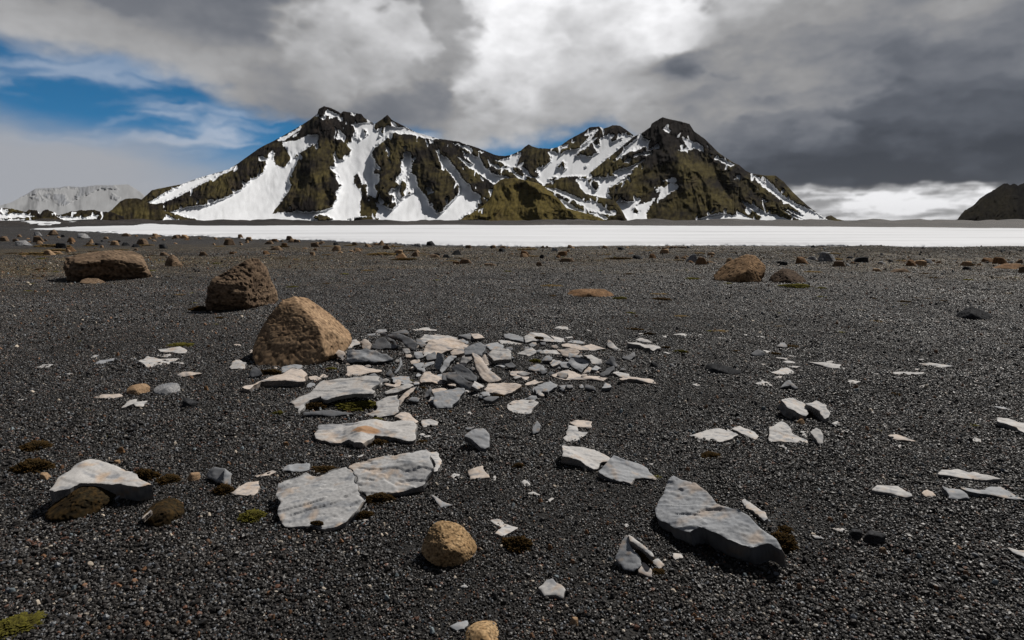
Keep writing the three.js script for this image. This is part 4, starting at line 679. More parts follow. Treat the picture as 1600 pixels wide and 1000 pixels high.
slab('curled dark slate with a pale top at the right end of the pile', 'd', '985,612 1080,595 1170,600 1300,605 1350,625 1372,655 1240,640 1110,622 1010,632', { th: 0.05, tz: 0.1, c: 'T', stain: 0.1 });
shard('grey rounded slate lump in the middle right of the pile', 'd', '35,487 130,450 190,470 222,520 180,532 110,527 50,512', { th: 0.06, tz: 0.4, c: 'M' });
slab('long ragged pale slate in the upper right of the pile', 'd', '385,250 440,240 600,270 680,238 720,250 842,290 700,312 560,302 400,277', { th: 0.03, tz: 0.08, c: 'T', stain: 0.2 });
slab('wavy pale slate right of the thick block', 'd', '165,332 230,298 330,308 420,313 547,352 400,350 270,350 210,347', { th: 0.035, tz: 0.12 });
shard('thin slate strip above the long ragged slate', 'd', '440,232 480,208 560,207 645,237 580,242', { th: 0.02, tz: 0.1, c: 'M' });
shard('slanted pale slate bar at the upper right of the pile', 'd', '850,252 870,213 940,263 1012,312 920,295 880,282', { th: 0.03, tz: 0.25, tx: -0.1 });
slab('dark-faced slate near the right edge of the pile', 'd', '1058,257 1150,248 1260,263 1400,268 1412,295 1340,332 1290,302 1200,272', { th: 0.03, tz: 0.12, c: 'L', stain: 0.2 });
shard('pale wedge of slate above the dark-faced slate', 'd', '1158,202 1210,178 1332,227 1240,229', { th: 0.025, tz: 0.1 });
shard('dark hooked slate right of the upright triangular slate', 'd', '1013,387 1090,355 1140,323 1158,372 1090,412 1050,407', { th: 0.04, tz: 0.6, c: 'B', stain: 0.1 });
slab('dark-fronted slate with a moss patch at the back of the pile', 'd', '0,172 60,138 200,133 235,150 332,222 250,217 150,212 0,232', { th: 0.06, tz: 0.25, c: 'L' });
slab('dark upturned slate left of the mossy slate at the back', 'c', '1165,170 1240,158 1420,205 1435,272 1300,247 1190,212', { th: 0.05, tz: 0.45, c: 'M', stain: 0.1 });
shard('pale sloping slate in front of the dark upturned slate', 'c', '1100,252 1180,238 1280,270 1422,290 1400,302 1170,297', { th: 0.02, tz: 0.08 });
shard('angular pale slate by the moss on the right of the pile', 'c', '1340,402 1440,380 1530,348 1584,410 1500,442 1430,432', { th: 0.03, tz: 0.15 });
shard('dark flat slate behind the speckled sheet', 'c', '600,207 680,180 750,155 795,190 822,252 760,237 680,217', { th: 0.05, tz: 0.3, c: 'B', stain: 0.2 });
shard('pale wedge resting behind the dark flat slate', 'c', '770,165 870,168 942,212 810,224', { th: 0.03, tz: 0.1, c: 'T', lift: 0.06 });
shard('grey fan-shaped slate at the left front of the pile', 'c', '40,557 170,528 188,570 192,655 100,612', { th: 0.025, tz: 0.35, c: 'M', stain: 0.15 });
shard('thin grey slate left of the upright splinter', 'c', '185,547 310,508 302,545 210,575', { th: 0.03, tz: 0.25, c: 'M' });
shard('small brown-stained slate by the dark leaning slate', 'c', '470,792 530,785 592,800 560,832 490,822', { th: 0.025, tz: 0.1, c: 'T' });
shard('curved grey splinter standing left of the pile', 'b', '925,660 980,600 1000,540 990,470 1010,455 1030,560 990,625 945,672', { th: 0.03, tz: 0.5, c: 'M' });
shard('dark small slate at the foot of the curved grey splinter', 'b', '820,680 880,615 925,690 910,712', { th: 0.03, tz: 0.7, c: 'B' });

slab('pale pointed slate slab right of centre, leftmost of a pair', 'n', '430,263 510,232 570,225 620,238 625,225 667,250 674,262 600,302 580,305 480,282', { th: 0.022, tz: 0.08, stain: 0.2 });
shard('slim pale slate right beside the pale pointed slab', 'n', '642,225 690,218 770,245 785,270 770,285 720,264', { th: 0.025, tz: 0.08 });
slab('pale slate with a peaked back corner and straight front edge', 'n', '840,287 850,225 885,205 895,190 912,195 980,260 1042,285 1042,302 920,297', { th: 0.04, tz: 0.2, tx: 0.05, stain: 0.5 });
shard('pale leaf-shaped slate standing right of the peaked slate', 'n', '1056,245 1085,222 1107,235 1122,270 1122,307 1100,312', { th: 0.03, tz: 0.5, stain: 0.2 });
slab('angular pale slate block with a dark left side in the right half', 'n', '908,78 960,67 1030,93 1042,130 1030,167 990,152 940,122', { th: 0.11, tz: 0.3, tx: 0.25, stain: 0.4 });
slab('arched pale slate block holding dark moss', 'n', '1030,98 1095,86 1138,110 1158,160 1130,184 1108,140 1060,112', { th: 0.09, tz: 0.3, tx: 0.1, stain: 0.3 });
slab('big dark blue-grey wedge-shaped slate block in the right foreground', 'n', '235,645 280,560 315,495 335,460 370,473 450,508 520,568 600,623 680,653 780,718 850,778 895,842 820,812 740,840 640,812 470,757 430,782 340,747 260,702', { th: 0.14, tz: 0.22, tx: -0.28, c: 'M', stain: 0.5, grain: 0.5, relief: 0.02, deep: 0.02 });
shard('pale slate strip behind the big dark wedge', 'n', '695,602 712,593 770,635 815,665 832,705 815,714 760,667 705,627', { th: 0.03, tz: 0.08, tx: -0.15, stain: 0.5 });
slab('left piece of the long broken pale slate right of centre', 'm', '705,112 720,50 770,42 880,60 932,95 965,117 900,132 870,164 810,130', { th: 0.05, tz: 0.16, tx: 0.05, stain: 0.4 });
slab('right piece of the long broken pale slate right of centre', 'm', '885,162 968,115 1060,138 1140,160 1182,210 1110,202 1070,207 1050,234 1000,217 930,192', { th: 0.05, tz: 0.2, c: 'M', stain: 0.4 });
slab('pale block with a hollow of brown moss in the right foreground', 'm', '975,600 1000,520 1030,480 1047,500 1042,540 1082,580 1102,632 1060,662 1010,652', { th: 0.06, tz: 0.6, tx: -0.2, c: 'M' });
shard('pale rim of slate above the brown moss hollow', 'm', '1030,482 1082,518 1152,560 1162,592 1120,562 1050,520', { th: 0.03, tz: 0.3, lift: 0.08 });
shard('small stained slate below the brown moss hollow', 'm', '1085,632 1110,615 1152,650 1152,690 1090,667', { th: 0.03, tz: 0.4, c: 'T' });
shard('little white slate right of the brown moss hollow', 'm', '1150,612 1182,603 1214,635 1190,652', { th: 0.02, tz: 0.2 });
shard('lone pale slate lump in the bottom foreground', 'm', '595,742 640,705 670,698 732,755 722,792 680,782 630,782', { th: 0.04, tz: 0.4 });
shard('flat jagged pale slate beside the round dark moss tuft', 'm', '365,405 400,400 440,425 502,455 470,472 420,497 390,487 412,450', { th: 0.015, tz: 0.06 });
shard('small tan square slate right of the largest slab', 'm', '250,167 325,147 340,175 364,202 265,212', { th: 0.025, tz: 0.2, c: 'T', stain: 0.6 });
shard('narrow slate below the right end of the largest slab', 'm', '65,287 130,315 177,335 120,350 100,322', { th: 0.02, tz: 0.2, c: 'M' });
shard('flat grey slate beside the ochre stone at the bottom edge', 'm', '163,927 200,912 252,905 257,917 235,942 195,947', { th: 0.018, tz: 0.06, c: 'M' });
shard('grey slate behind the left half of the largest slab', 'l', '350,377 400,345 450,332 537,333 532,372 480,382', { th: 0.025, tz: 0.15, c: 'M', stain: 0.3 });
shard('thin tan slate left of the largest slab', 'l', '175,407 240,400 300,371 327,380 290,402 220,422', { th: 0.018, tz: 0.1, c: 'T' });
shard('tan three-cornered slate left of the largest slab', 'l', '50,512 130,450 222,438 215,502 180,527 70,527', { th: 0.03, tz: 0.12, c: 'T', stain: 0.5 });
shard('upright dark grey pyramid of slate at left', 'o', '1280,252 1340,194 1400,200 1400,295 1300,265', { th: 0.07, tz: 0.6, tx: -0.3, c: 'B', stain: 0.1 });
shard('pale side plate of the dark grey slate pyramid', 'o', '1400,200 1447,240 1442,307 1400,302', { th: 0.03, tz: 0.8, tx: 0.5, c: 'M' });
slab('large arched pale slate slab behind the dark mossy rock, far left', 'o', '300,347 390,260 470,200 560,163 640,168 740,190 800,215 850,252 932,295 860,312 800,302 760,292 700,300 600,290 500,310 430,342 340,357', { th: 0.05, tz: 0.1, tx: -0.03, c: 'L', stain: 0.8, lift: 0.11, deep: 0.06 });
shard('dark edge plate under the right end of the arched slab', 'o', '735,377 800,308 847,315 760,372 685,428', { th: 0.03, tz: 0.3, c: 'M' });
shard('pale splinter lying on the low dark mossy stone', 'o', '878,520 890,505 945,460 940,475 890,522', { th: 0.02, tz: 0.5, c: 'T', lift: 0.06 });

slab('broad pale torn slate left of the tan boulder', 'i', '1085,422 1150,379 1250,395 1402,393 1332,425 1240,462 1140,462 1120,437', { th: 0.022, tz: 0.06 });
shard('pale slate in front of the bright green moss strip', 'i', '1235,337 1270,316 1400,308 1462,335 1440,350 1340,347 1300,354 1240,352', { th: 0.02, tz: 0.06 });
shard('thin pale slate between two larger slates left of the boulder', 'i', '1195,370 1290,368 1342,358 1320,387 1240,387', { th: 0.02, tz: 0.06 });
shard('tan slate blade left of the tan boulder with a long tip', 'i', '1373,527 1420,501 1500,513 1584,525 1500,542 1420,542', { th: 0.02, tz: 0.08, c: 'T' });
shard('blue-grey thin slate among the gravel at left', 'i', '735,442 790,415 892,403 880,418 830,427 800,442', { th: 0.015, tz: 0.06, c: 'M', stain: 0.1 });
shard('long tan slate near the tan and black stone', 'i', '718,702 800,685 932,670 967,690 850,712', { th: 0.02, tz: 0.1, c: 'T' });
shard('pale slate with a dark left face under the tan and black stone', 'i', '940,782 1000,720 1060,713 1070,740 1152,726 1120,772 1060,777 1040,752', { th: 0.04, tz: 0.2, tx: 0.1 });
slab('pale layered slate slab below the tan boulder', 'a', '150,947 200,905 300,895 370,850 480,780 640,740 760,660 880,700 947,780 937,847 800,862 600,852 400,852 290,922 240,962 180,967', { th: 0.055, tz: 0.12, c: 'T', stain: 0.35 });
shard('thin slate tucked under the front of the tan boulder', 'a', '640,662 740,630 892,630 892,667 830,692 800,700 700,722 640,722', { th: 0.03, tz: 0.1, lift: 0.07, c: 'M' });
shard('upright blue-grey flint-like slate at the left foot of the tan boulder', 'a', '240,742 290,653 330,668 402,740 350,772 260,792', { th: 0.03, tz: 0.9, c: 'B', stain: 0.1 });
shard('white flat slate at the left of the tan boulder', 'a', '-10,672 60,578 110,583 192,620 187,692 0,692', { th: 0.02, tz: 0.15 });
shard('small cream slate beside the layered slab', 'a', '980,792 1050,775 1132,800 1090,832 1000,817', { th: 0.02, tz: 0.1, c: 'T' });
shard('small grey slate at the tip of the long curved slab', 'a', '948,902 1000,858 1062,880 1040,907 960,922', { th: 0.02, tz: 0.15, c: 'M' });
shard('pale pointed slate lump on the right gravel beside a moss strip', 'g', '968,262 1000,226 1030,223 1057,262', { th: 0.03, tz: 0.6, c: 'M' });
shard('dark slate hump left of the pale pointed lump', 'g', '765,312 820,276 860,290 887,322 790,327', { th: 0.03, tz: 0.7, c: 'B' });
slab('pale arched slate flat on the right gravel', 'g', '928,457 1000,423 1050,418 1122,457 1050,472 950,467', { th: 0.02, tz: 0.1 });
shard('pale scrap of slate with a raised tip on the right gravel', 'g', '795,547 840,533 850,513 890,530 942,545 935,567 870,557 820,552', { th: 0.015, tz: 0.08 });
shard('curled grey slate with a pale rim above the angular block', 'g', '988,577 1040,530 1065,518 1132,582 1112,592 1080,562 1040,562', { th: 0.03, tz: 0.5, c: 'M' });
shard('long straight white slate bar on the right gravel', 'g', '1195,382 1300,393 1462,405 1462,430 1350,417', { th: 0.015, tz: 0.06, stain: 0.1 });
shard('straight pale slate rod, lower of two on the right gravel', 'h', '475,507 490,500 600,505 727,503 710,517 560,525 490,522', { th: 0.015, tz: 0.1, stain: 0.1 });
shard('pale wavy slate strip, upper of two on the right gravel', 'h', '658,435 760,430 830,440 962,458 820,470 740,447', { th: 0.012, tz: 0.06 });
slab('pale slate slab running off the right edge', 'h', '1285,877 1310,858 1370,860 1500,903 1620,1000 1560,1010 1440,932 1380,907 1320,892', { th: 0.04, tz: 0.12, tx: 0.1, c: 'L' });
shard('faint grey slate above the slab at the right edge', 'h', '1270,772 1340,770 1397,795 1340,792', { th: 0.015, tz: 0.06, c: 'M' });
slab('long pale slate blade, topmost of four near the right edge', 'k', '775,410 800,382 910,381 990,405 1010,400 1080,430 1187,470 1080,462 960,437 840,422', { th: 0.03, tz: 0.12, tx: -0.06 });
shard('tilted grey slate below the topmost blade near the right edge', 'k', '785,480 850,510 920,518 962,550 982,582 900,582 845,577 835,527', { th: 0.025, tz: 0.4, tx: -0.1, c: 'M' });
slab('long thin slate half buried in grit at the right edge', 'k', '915,500 960,502 1080,525 1110,512 1182,512 1240,548 1345,587 1260,582 1100,550 980,527', { th: 0.02, tz: 0.1, c: 'M' });
slab('pale fin-shaped slate left of the tilted grey slate', 'k', '338,517 380,491 440,488 520,501 560,528 612,574 560,572 470,542 400,527', { th: 0.03, tz: 0.14, tx: -0.04 });
shard('small tan slate between the fin-shaped slate and the tilted one', 'k', '668,542 700,516 740,530 762,557 690,562', { th: 0.02, tz: 0.2, c: 'T' });
shard('slender tan slate alone in the right gravel', 'k', '443,165 500,163 570,185 642,205 570,202 480,187', { th: 0.015, tz: 0.1, c: 'T' });
shard('white triangular slate cut by the right edge low down', 'k', '1228,893 1340,913 1400,940 1340,965 1290,937', { th: 0.025, tz: 0.2 });
slab('grey faceted slate block standing alone below the pile', 'f', '778,612 830,570 890,533 960,533 1002,600 1027,722 960,742 870,682 850,652', { th: 0.08, tz: 0.6, tx: 0.1, c: 'M', stain: 0.15 });
shard('dark flat slate behind the grey faceted block', 'f', '768,542 880,528 862,552 800,562', { th: 0.02, tz: 0.1, c: 'B' });
shard('small upright grey slate right of the grey faceted block', 'f', '1420,572 1470,468 1512,525 1492,572 1440,602', { th: 0.03, tz: 0.7, c: 'M' });
shard('white flat slate with a dark spot right of the rust-stained slab', 'f', '353,462 450,453 520,480 522,512 450,522 390,532 360,502', { th: 0.025, tz: 0.1 });
shard('grey square slate, lower of two touching right of centre', 'u', '928,772 960,700 1000,698 1020,730 1077,735 1020,792 950,797', { th: 0.02, tz: 0.15, stain: 0.2 });
shard('cream oblong slate, upper of two touching right of centre', 'u', '960,677 1000,666 1100,670 1097,707 1000,702', { th: 0.022, tz: 0.06, c: 'T', stain: 0.2 });

// loose shards between the bigger slates of the pile
{
  const r = rng(515);
  for (let k = 0; k < 96; k++) {
    const a = r() * 6.283, q = Math.sqrt(r()), cx = 765 + 205 * q * Math.cos(a) + 20 * (r() - 0.5), cy = 582 + 50 * q * Math.sin(a), s = 5 + 14 * r() * r(), n = 4 + ((r() * 3) | 0), t0 = r() * 6.283;
    const pts = Array.from({ length: n }, (_, i) => { const t = t0 + i / n * 6.283 + (r() - 0.5) * 0.6, m = s * (0.65 + 0.6 * r()); return `${(cx + m * Math.cos(t)).toFixed(1)},${(cy + m * 0.5 * Math.sin(t)).toFixed(1)}`; }).join(' ');
    slate('slate_shard', 'small loose slate shard lying between the larger slates of the pile', 'slate shard', 'loose shards of the slate pile', 'x', pts, { th: 0.02 + 0.025 * r(), tz: 0.8 * r(), tx: 0.9 * (r() - 0.5), c: 'LTMMB'[(r() * 5) | 0], lift: 0.015 + 0.05 * r() * r() });
  }
}

// small chips
for (const t of ['280,467 330,441 412,440 400,462 330,477', '695,393 740,373 777,380 730,395', '480,532 520,515 577,515 530,530', '125,722 165,703 212,707 190,724', '1018,393 1060,393 1062,415 1035,415', '1340,432 1400,423 1442,430 1447,447', '430,547 450,540 475,540 470,548']) chip('left of the tan boulder', 'i', t);
for (const t of ['228,452 270,448 272,522 240,512', '43,382 120,378 142,405 60,407', '1110,782 1150,755 1222,770 1200,792 1130,802', '535,680 560,660 590,672 570,690']) chip('round the foot of the tan boulder', 'a', t, { c: 'T' });
for (const t of ['300,85 380,63 450,73 497,107 420,102 350,92', '545,157 640,148 600,160', '628,90 700,115 680,122', '773,117 850,130 800,135', '408,182 490,173 507,190 430,192', '1238,530 1302,545 1275,562', '250,612 320,640 300,647', '240,150 300,176 402,190 432,234 320,226', '1180,140 1240,125 1240,145 1200,155', '1440,335 1470,325 1530,350 1490,355', '1430,165 1470,160 1500,170 1460,185']) chip('behind and right of the slate pile', 'd', t);
for (const t of ['148,162 220,153 317,165 310,184 240,174', '1048,402 1142,412 1120,422 1060,414', '803,175 880,180 860,192', '308,552 342,540 372,555 340,565', '1013,372 1070,363 1122,385 1060,387', '78,170 117,180 90,187', '858,282 922,295 890,307', '928,492 1012,488 1000,502 945,502', '1355,370 1410,365 1418,380 1380,385', '1020,315 1130,328 1100,335', '350,160 388,160 380,172', '705,160 740,160 735,172', '500,180 590,190 540,195', '1525,515 1590,520 1605,545 1560,535', '800,372 822,372 815,380', '840,390 890,392 860,400', '1145,435 1180,437 1165,447', '950,338 1000,340 1075,345 1050,358 1000,355']) chip('right of the slate pile', 'g', t);
for (const t of ['673,410 730,405 700,417', '118,572 150,560 227,587 180,597', '668,612 742,603 720,625 690,624', '630,478 690,480 660,490', '440,488 475,487 465,495', '330,517 368,517 350,527']) chip('on the far right gravel', 'h', t);
for (const t of ['993,190 1030,180 1067,200 1050,215 1010,205', '513,234 530,226 547,240 525,247', '83,768 150,766 187,785 150,799', '613,760 672,797 650,799', '658,738 680,730 697,752 675,757', '865,295 905,297 890,310', '670,735 690,735 690,755']) chip('in the right foreground', 'k', t);
for (const t of ['1000,242 1025,244 1047,277 1020,272', '893,320 915,314 952,352 930,352', '1163,202 1195,190 1217,215 1185,212', '1208,242 1255,226 1260,240 1220,248', '325,880 385,878 392,900 350,915', '195,415 240,413 230,420', '1060,785 1110,790 1130,805 1080,800']) chip('among the slates of the right half', 'n', t);
for (const t of ['338,602 370,588 407,605 370,627', '373,632 430,608 472,630 440,647', '578,627 600,608 632,625', '762,192 800,180 838,197 820,207', '850,232 880,215 915,232 890,242', '790,395 820,382 858,408 830,420']) chip('in front of the slate pile', 'f', t);
for (const t of ['165,197 190,181 217,188 195,217', '515,227 535,216 562,240 530,247', '535,280 570,273 612,290 560,287', '215,735 240,725 262,730 250,742', '630,325 660,300 675,305 650,325', '375,200 388,193 390,220 380,222', '1015,435 1030,428 1040,440 1025,447']) chip('in the bottom foreground', 'm', t);
for (const t of ['748,287 800,281 792,297', '820,292 880,278 897,285 830,302', '860,690 880,680 905,688 880,700']) chip('round the largest slab', 'l', t);

// ---------------------------------------------------------------- loose stones scattered over the plain
{
  const kinds = {}, shapes = 7;
  for (const paint of ['brown', 'tan', 'dark', 'grey', 'rust']) {
    kinds[paint] = [];
    for (let v = 0; v < shapes; v++) {
      const r = rng(200 + v * 7 + paint.length), pts = [];
      const ox = (r() - 0.5) * 0.3, oz = (r() - 0.5) * 0.3, top = 0.15 + 0.25 * r(), nt = 3 + ((r() * 4) | 0);
      for (let k = 0; k < 8; k++) { const a = k / 8 * 6.283 + r() * 0.6; pts.push(new THREE.Vector3(0.5 * Math.cos(a) * (0.75 + 0.3 * r()), -0.2 + 0.35 * r(), 0.5 * Math.sin(a) * (0.75 + 0.3 * r()))); }
      for (let k = 0; k < nt; k++) { const a = k / nt * 6.283 + r(); pts.push(new THREE.Vector3(ox + top * Math.cos(a), 0.62 + 0.4 * r(), oz + top * Math.sin(a))); }
      pts.push(new THREE.Vector3(0, -0.25, 0));
      kinds[paint].push(hullStone(pts, 11, { paint, seed: v * 3.1, sharp: 26, rough: 1.0, chips: 9 }));
    }
  }
  const proto = new Map(), r = rng(404);
  function stone(px, py, w, h, paint, label, group, name = 'stone') {   // base centre, width and height as measured
    const p = groundHit(px, py), D = p.distanceTo(camera.position), v = (r() * shapes) | 0, key = paint + v;
    if (!proto.has(key)) proto.set(key, new THREE.Mesh(kinds[paint][v], stoneMat));
    const m = proto.get(key).clone(); m.name = numbered(name);
    m.position.set(p.x, p.y - 0.004, p.z); m.scale.set(w / F * D, h / F * D * 1.02, w / F * D * (0.7 + 0.3 * r())); m.rotation.y = 0;
    m.rotation.y = (r() - 0.5) * 0.9;
    scene.add(m);
    return tag(m, label, 'stone', group);
  }
  const one = (label, key, x, y, w, h, paint) => { const [px, py] = at(key)(x, y); stone(px, py, w / Z[key][2], h / Z[key][2], paint, label); };
  one('grey knobbly stone far left, before the belt of brown stones', 'p', 185, 217, 110, 33, 'grey');
  one('small blue and white stone on the far left rise', 'p', 297, 142, 50, 25, 'grey');
  one('dark brown block in the far left belt of stones', 'p', 305, 190, 90, 42, 'brown');
  one('ochre block in the far left belt of stones', 'p', 557, 192, 50, 30, 'rust');
  one('pale cream flat stone left of the long layered boulder', 'p', 435, 284, 90, 22, 'tan');
  one('tan stone with a pale face above the long layered boulder', 'p', 892, 217, 68, 38, 'tan');
  one('brown lumpy stone above the right end of the long layered boulder', 'p', 1118, 213, 85, 42, 'brown');
  one('white and grey stone in the far left belt', 'p', 655, 160, 90, 32, 'grey');
  one('grey-brown upright stone in the far left belt', 'p', 705, 200, 45, 28, 'tan');
  one('big round dark stone in the belt above the dark boulder', 'q', 292, 215, 100, 54, 'brown');
  one('rusty cube-like stone against the snow edge', 'q', 380, 160, 46, 28, 'rust');
  one('brown pointed stone standing against the snow', 'q', 766, 176, 60, 32, 'brown');
  one('flat layered brown stone in the middle left belt', 'q', 660, 256, 115, 34, 'brown');
  one('brown slab-like stone above the flat layered stone', 'q', 605, 207, 80, 28, 'brown');
  one('round brown stone in the centre left belt', 'q', 965, 228, 85, 38, 'brown');
  one('ochre stone with a dark base in the centre left belt', 'q', 580, 288, 60, 28, 'rust');
  one('dark small stone below the round brown stone', 'q', 938, 290, 50, 26, 'brown');
  one('pink-brown stone left of centre in the belt', 'q', 1285, 265, 70, 28, 'tan');
  one('dark block at centre left near the snow edge', 'q', 1527, 248, 85, 36, 'brown');
  one('dark grey triangular stone against the centre of the snow', 'r', 368, 222, 86, 42, 'dark');
  one('tan angular stone in the centre belt, upper of two', 'r', 110, 282, 95, 38, 'tan');
  one('ochre stone in the centre belt, lower of two', 'r', 150, 314, 88, 40, 'tan');
  one('dark rounded stone right of the ochre centre stone', 'r', 245, 304, 84, 44, 'brown');
  one('black flat stone in the centre of the belt', 'r', 488, 313, 80, 32, 'dark');
  one('long brown stone mound in the centre', 'r', 645, 360, 120, 40, 'brown');
  one('bright ochre flat stone left of the long brown mound', 'r', 562, 364, 68, 24, 'rust');
  one('dark low stone right of the long brown mound', 'r', 835, 374, 130, 22, 'brown');
  one('blue-black stone near the snow edge at centre', 'r', 922, 266, 62, 32, 'dark');
  one('pale tan stone group stone at centre right', 'r', 1090, 310, 75, 32, 'tan');
  one('black stone right of the pale tan centre stone', 'r', 1230, 320, 40, 34, 'dark');
  one('white-capped blue stone near the snow edge', 'r', 1335, 265, 70, 36, 'grey');
  one('long tan stone lying right of centre', 'r', 1430, 345, 150, 32, 'brown');
  one('small brown pyramid stone right of centre', 'r', 1215, 378, 60, 34, 'brown');
  one('black and white split stone left of a brown stone', 's', 890, 218, 92, 72, 'grey');
  one('rusty brown stone leaning on the split stone', 's', 958, 240, 90, 62, 'rust');
  one('blue-black low stone left of the split stone', 's', 525, 198, 88, 30, 'dark');
  one('dark small stone with a rusty neighbour right of centre', 's', 790, 200, 46, 26, 'brown');
  one('orange flat stone right of centre near the snow', 's', 465, 165, 60, 14, 'rust');
  one('pale grey peaked stone in front of the right mounds', 't', 368, 193, 118, 58, 'grey');
  one('small white stone left of the pale grey peaked stone', 't', 285, 188, 55, 26, 'grey');
  one('rust-red stone left of the pale grey peaked stone', 't', 218, 210, 80, 44, 'rust');
  one('round brown stone below the pale grey peaked stone', 't', 443, 228, 82, 34, 'brown');
  one('black stone with a flat top right of the pale grey peaked stone', 't', 575, 202, 96, 34, 'dark');
  one('flat dark brown stone bar on the right plain', 't', 825, 262, 126, 22, 'brown');
  one('pinkish brown stone in the right belt', 't', 930, 222, 100, 38, 'tan');
  one('pale blue flat stone in the right belt', 't', 1000, 208, 62, 24, 'grey');
  one('dark stone on the right-hand mound', 't', 1110, 178, 62, 28, 'dark');
  one('small blue-black stone on the right plain', 't', 1245, 248, 56, 20, 'dark');
  one('long rusty low stone near the right edge', 't', 1500, 238, 190, 34, 'rust');
  one('dark stone on the skyline of the right mound', 't', 1365, 144, 36, 16, 'dark');
  one('pale tan stone on the right plain', 't', 682, 256, 64, 18, 'tan');
  one('brown stone at the right edge in the distance', 't', 1590, 268, 40, 40, 'brown');
  one('cream stone among the grit right of the pale pointed slab', 'n', 998, 208, 52, 32, 'tan');
  one('orange pebble-like stone below the grey stone at left', 'j', 915, 255, 50, 44, 'rust');
  one('ochre stone in the left foreground gravel', 'j', 238, 740, 75, 62, 'rust');
  one('pale lumpy stone left of the arched slab top', 'o', 285, 275, 70, 42, 'tan');
  one('cream knobbly stones left of the dark slate pyramid', 'o', 1205, 278, 88, 44, 'tan');
  one('pale stone behind the arched slate', 'o', 728, 180, 48, 32, 'tan');
  one('small red stone on the left gravel', 'e', 40, 778, 55, 46, 'rust');
  one('orange stone in front of the mottled block', 'f', 640, 405, 50, 32, 'rust');
  one('dark pitted stone in the right foreground', 'k', 230, 830, 80, 52, 'dark');
  one('dark cinder in the right foreground, right of the pitted one', 'k', 350, 855, 120, 60, 'dark');
  one('brown pebble-like stone in the bottom right foreground', 'k', 410, 935, 62, 40, 'brown');
  one('cream stone on the gravel at bottom centre', 'm', 770, 925, 48, 40, 'tan');
  one('black stone beside the right edge of the slate pile', 'd', 1360, 490, 115, 60, 'dark');
  one('small blue-grey stone right of the slate pile', 'd', 1545, 490, 80, 40, 'grey');
  one('dark stone below the grey faceted block', 'f', 1205, 650, 66, 40, 'dark');
  one('black stone behind the big black angular rock', 't', 1345, 625, 48, 20, 'dark');
  const belt = rng(77);
  const spread = (n, y0, y1, x0, x1, group, label, paints, w0, w1) => { for (let k = 0; k < n; k++) { const py = lerp(y0(0), y1, Math.pow(belt(), 1.35)), px = lerp(x0, x1, belt()), w = lerp(w0, w1, belt() ** 3) * (0.7 + (py - 360) / 90), top = y0(px); stone(px, Math.max(py, top), w, w * (0.24 + 0.36 * belt()), paints[(belt() * paints.length) | 0], label, group); } };
  const snowEdge = (px) => (px < 250 ? lerp(366, 370, px / 250) : px < 700 ? lerp(371, 387, (px - 250) / 450) : 388);
  spread(100, snowEdge, 402, 0, 620, 'small stones of the far left belt', 'small brown or tan stone in the far left belt below the snow', ['brown', 'tan', 'rust', 'rust', 'brown', 'tan', 'tan', 'dark'], 6, 19);
  spread(72, snowEdge, 404, 620, 1080, 'small stones of the far central belt', 'small brown or tan stone in the far central belt below the snow', ['brown', 'tan', 'rust', 'tan', 'tan', 'dark', 'grey'], 6, 18);
  spread(75, (x) => 400, 416, 1060, 1600, 'small stones of the far right belt', 'small brown or pale stone in the far right belt below the mounds', ['brown', 'tan', 'rust', 'grey', 'dark', 'tan'], 6, 17);
  spread(24, (x) => 388, 400, 1000, 1600, 'small stones on the right mounds', 'small stone on the dark mounds before the snow, right side', ['dark', 'grey', 'brown', 'dark'], 4, 9);

  // pebbles, too many to count
  const peb = [], rp = rng(909), mt = new THREE.Matrix4(), c = new THREE.Color(), q = new THREE.Quaternion(), e = new THREE.Euler();
  const base = kinds.grey.map((g) => { const k = g.clone(); k.deleteAttribute('color'); return k; });
  const pebbles = new THREE.Group(); pebbles.name = 'pebbles'; scene.add(pebbles);
  const pm = new THREE.MeshPhysicalMaterial({ color: 0xffffff, roughness: 0.6, specularIntensity: 0.5 });
  base.slice(0, 5).forEach((g) => {
    const N = 2600, im = new THREE.InstancedMesh(g, pm, N);
    for (let k = 0; k < N; k++) {
      const a = (rp() - 0.5) * 1.7, d = 1.6 + 30 * Math.pow(rp(), 1.5), s = (0.014 + 0.020 * Math.pow(rp(), 2.5)) * (d < 4 ? 0.85 : Math.pow(d / 4, 0.5)), x = d * Math.sin(a), z = -d * Math.cos(a);
      e.set((rp() - 0.5) * 0.6, rp() * 6.28, (rp() - 0.5) * 0.6); q.setFromEuler(e);
      mt.compose(new THREE.Vector3(x, groundY(x, z) + s * 0.15, z), q, new THREE.Vector3(s * (0.8 + 0.6 * rp()), s * (0.5 + 0.4 * rp()), s)); im.setMatrixAt(k, mt);
      const w = rp(), v = 0.6 + 0.7 * rp();
      im.setColorAt(k, w < 0.62 ? c.setRGB(0.028 * v, 0.026 * v, 0.026 * v) : w < 0.8 ? c.setRGB(0.16 * v, 0.085 * v, 0.045 * v) : w < 0.9 ? c.setRGB(0.15 * v, 0.18 * v, 0.195 * v) : c.setRGB(0.42 * v, 0.36 * v, 0.29 * v));
    }
    im.name = numbered('pebble'); im.userData = { kind: 'stuff' }; im.castShadow = im.receiveShadow = true; pebbles.add(im);
  });
  tag(pebbles, 'scattered pebbles of mixed colours lying on the grit', 'pebbles', null, 'stuff');
}

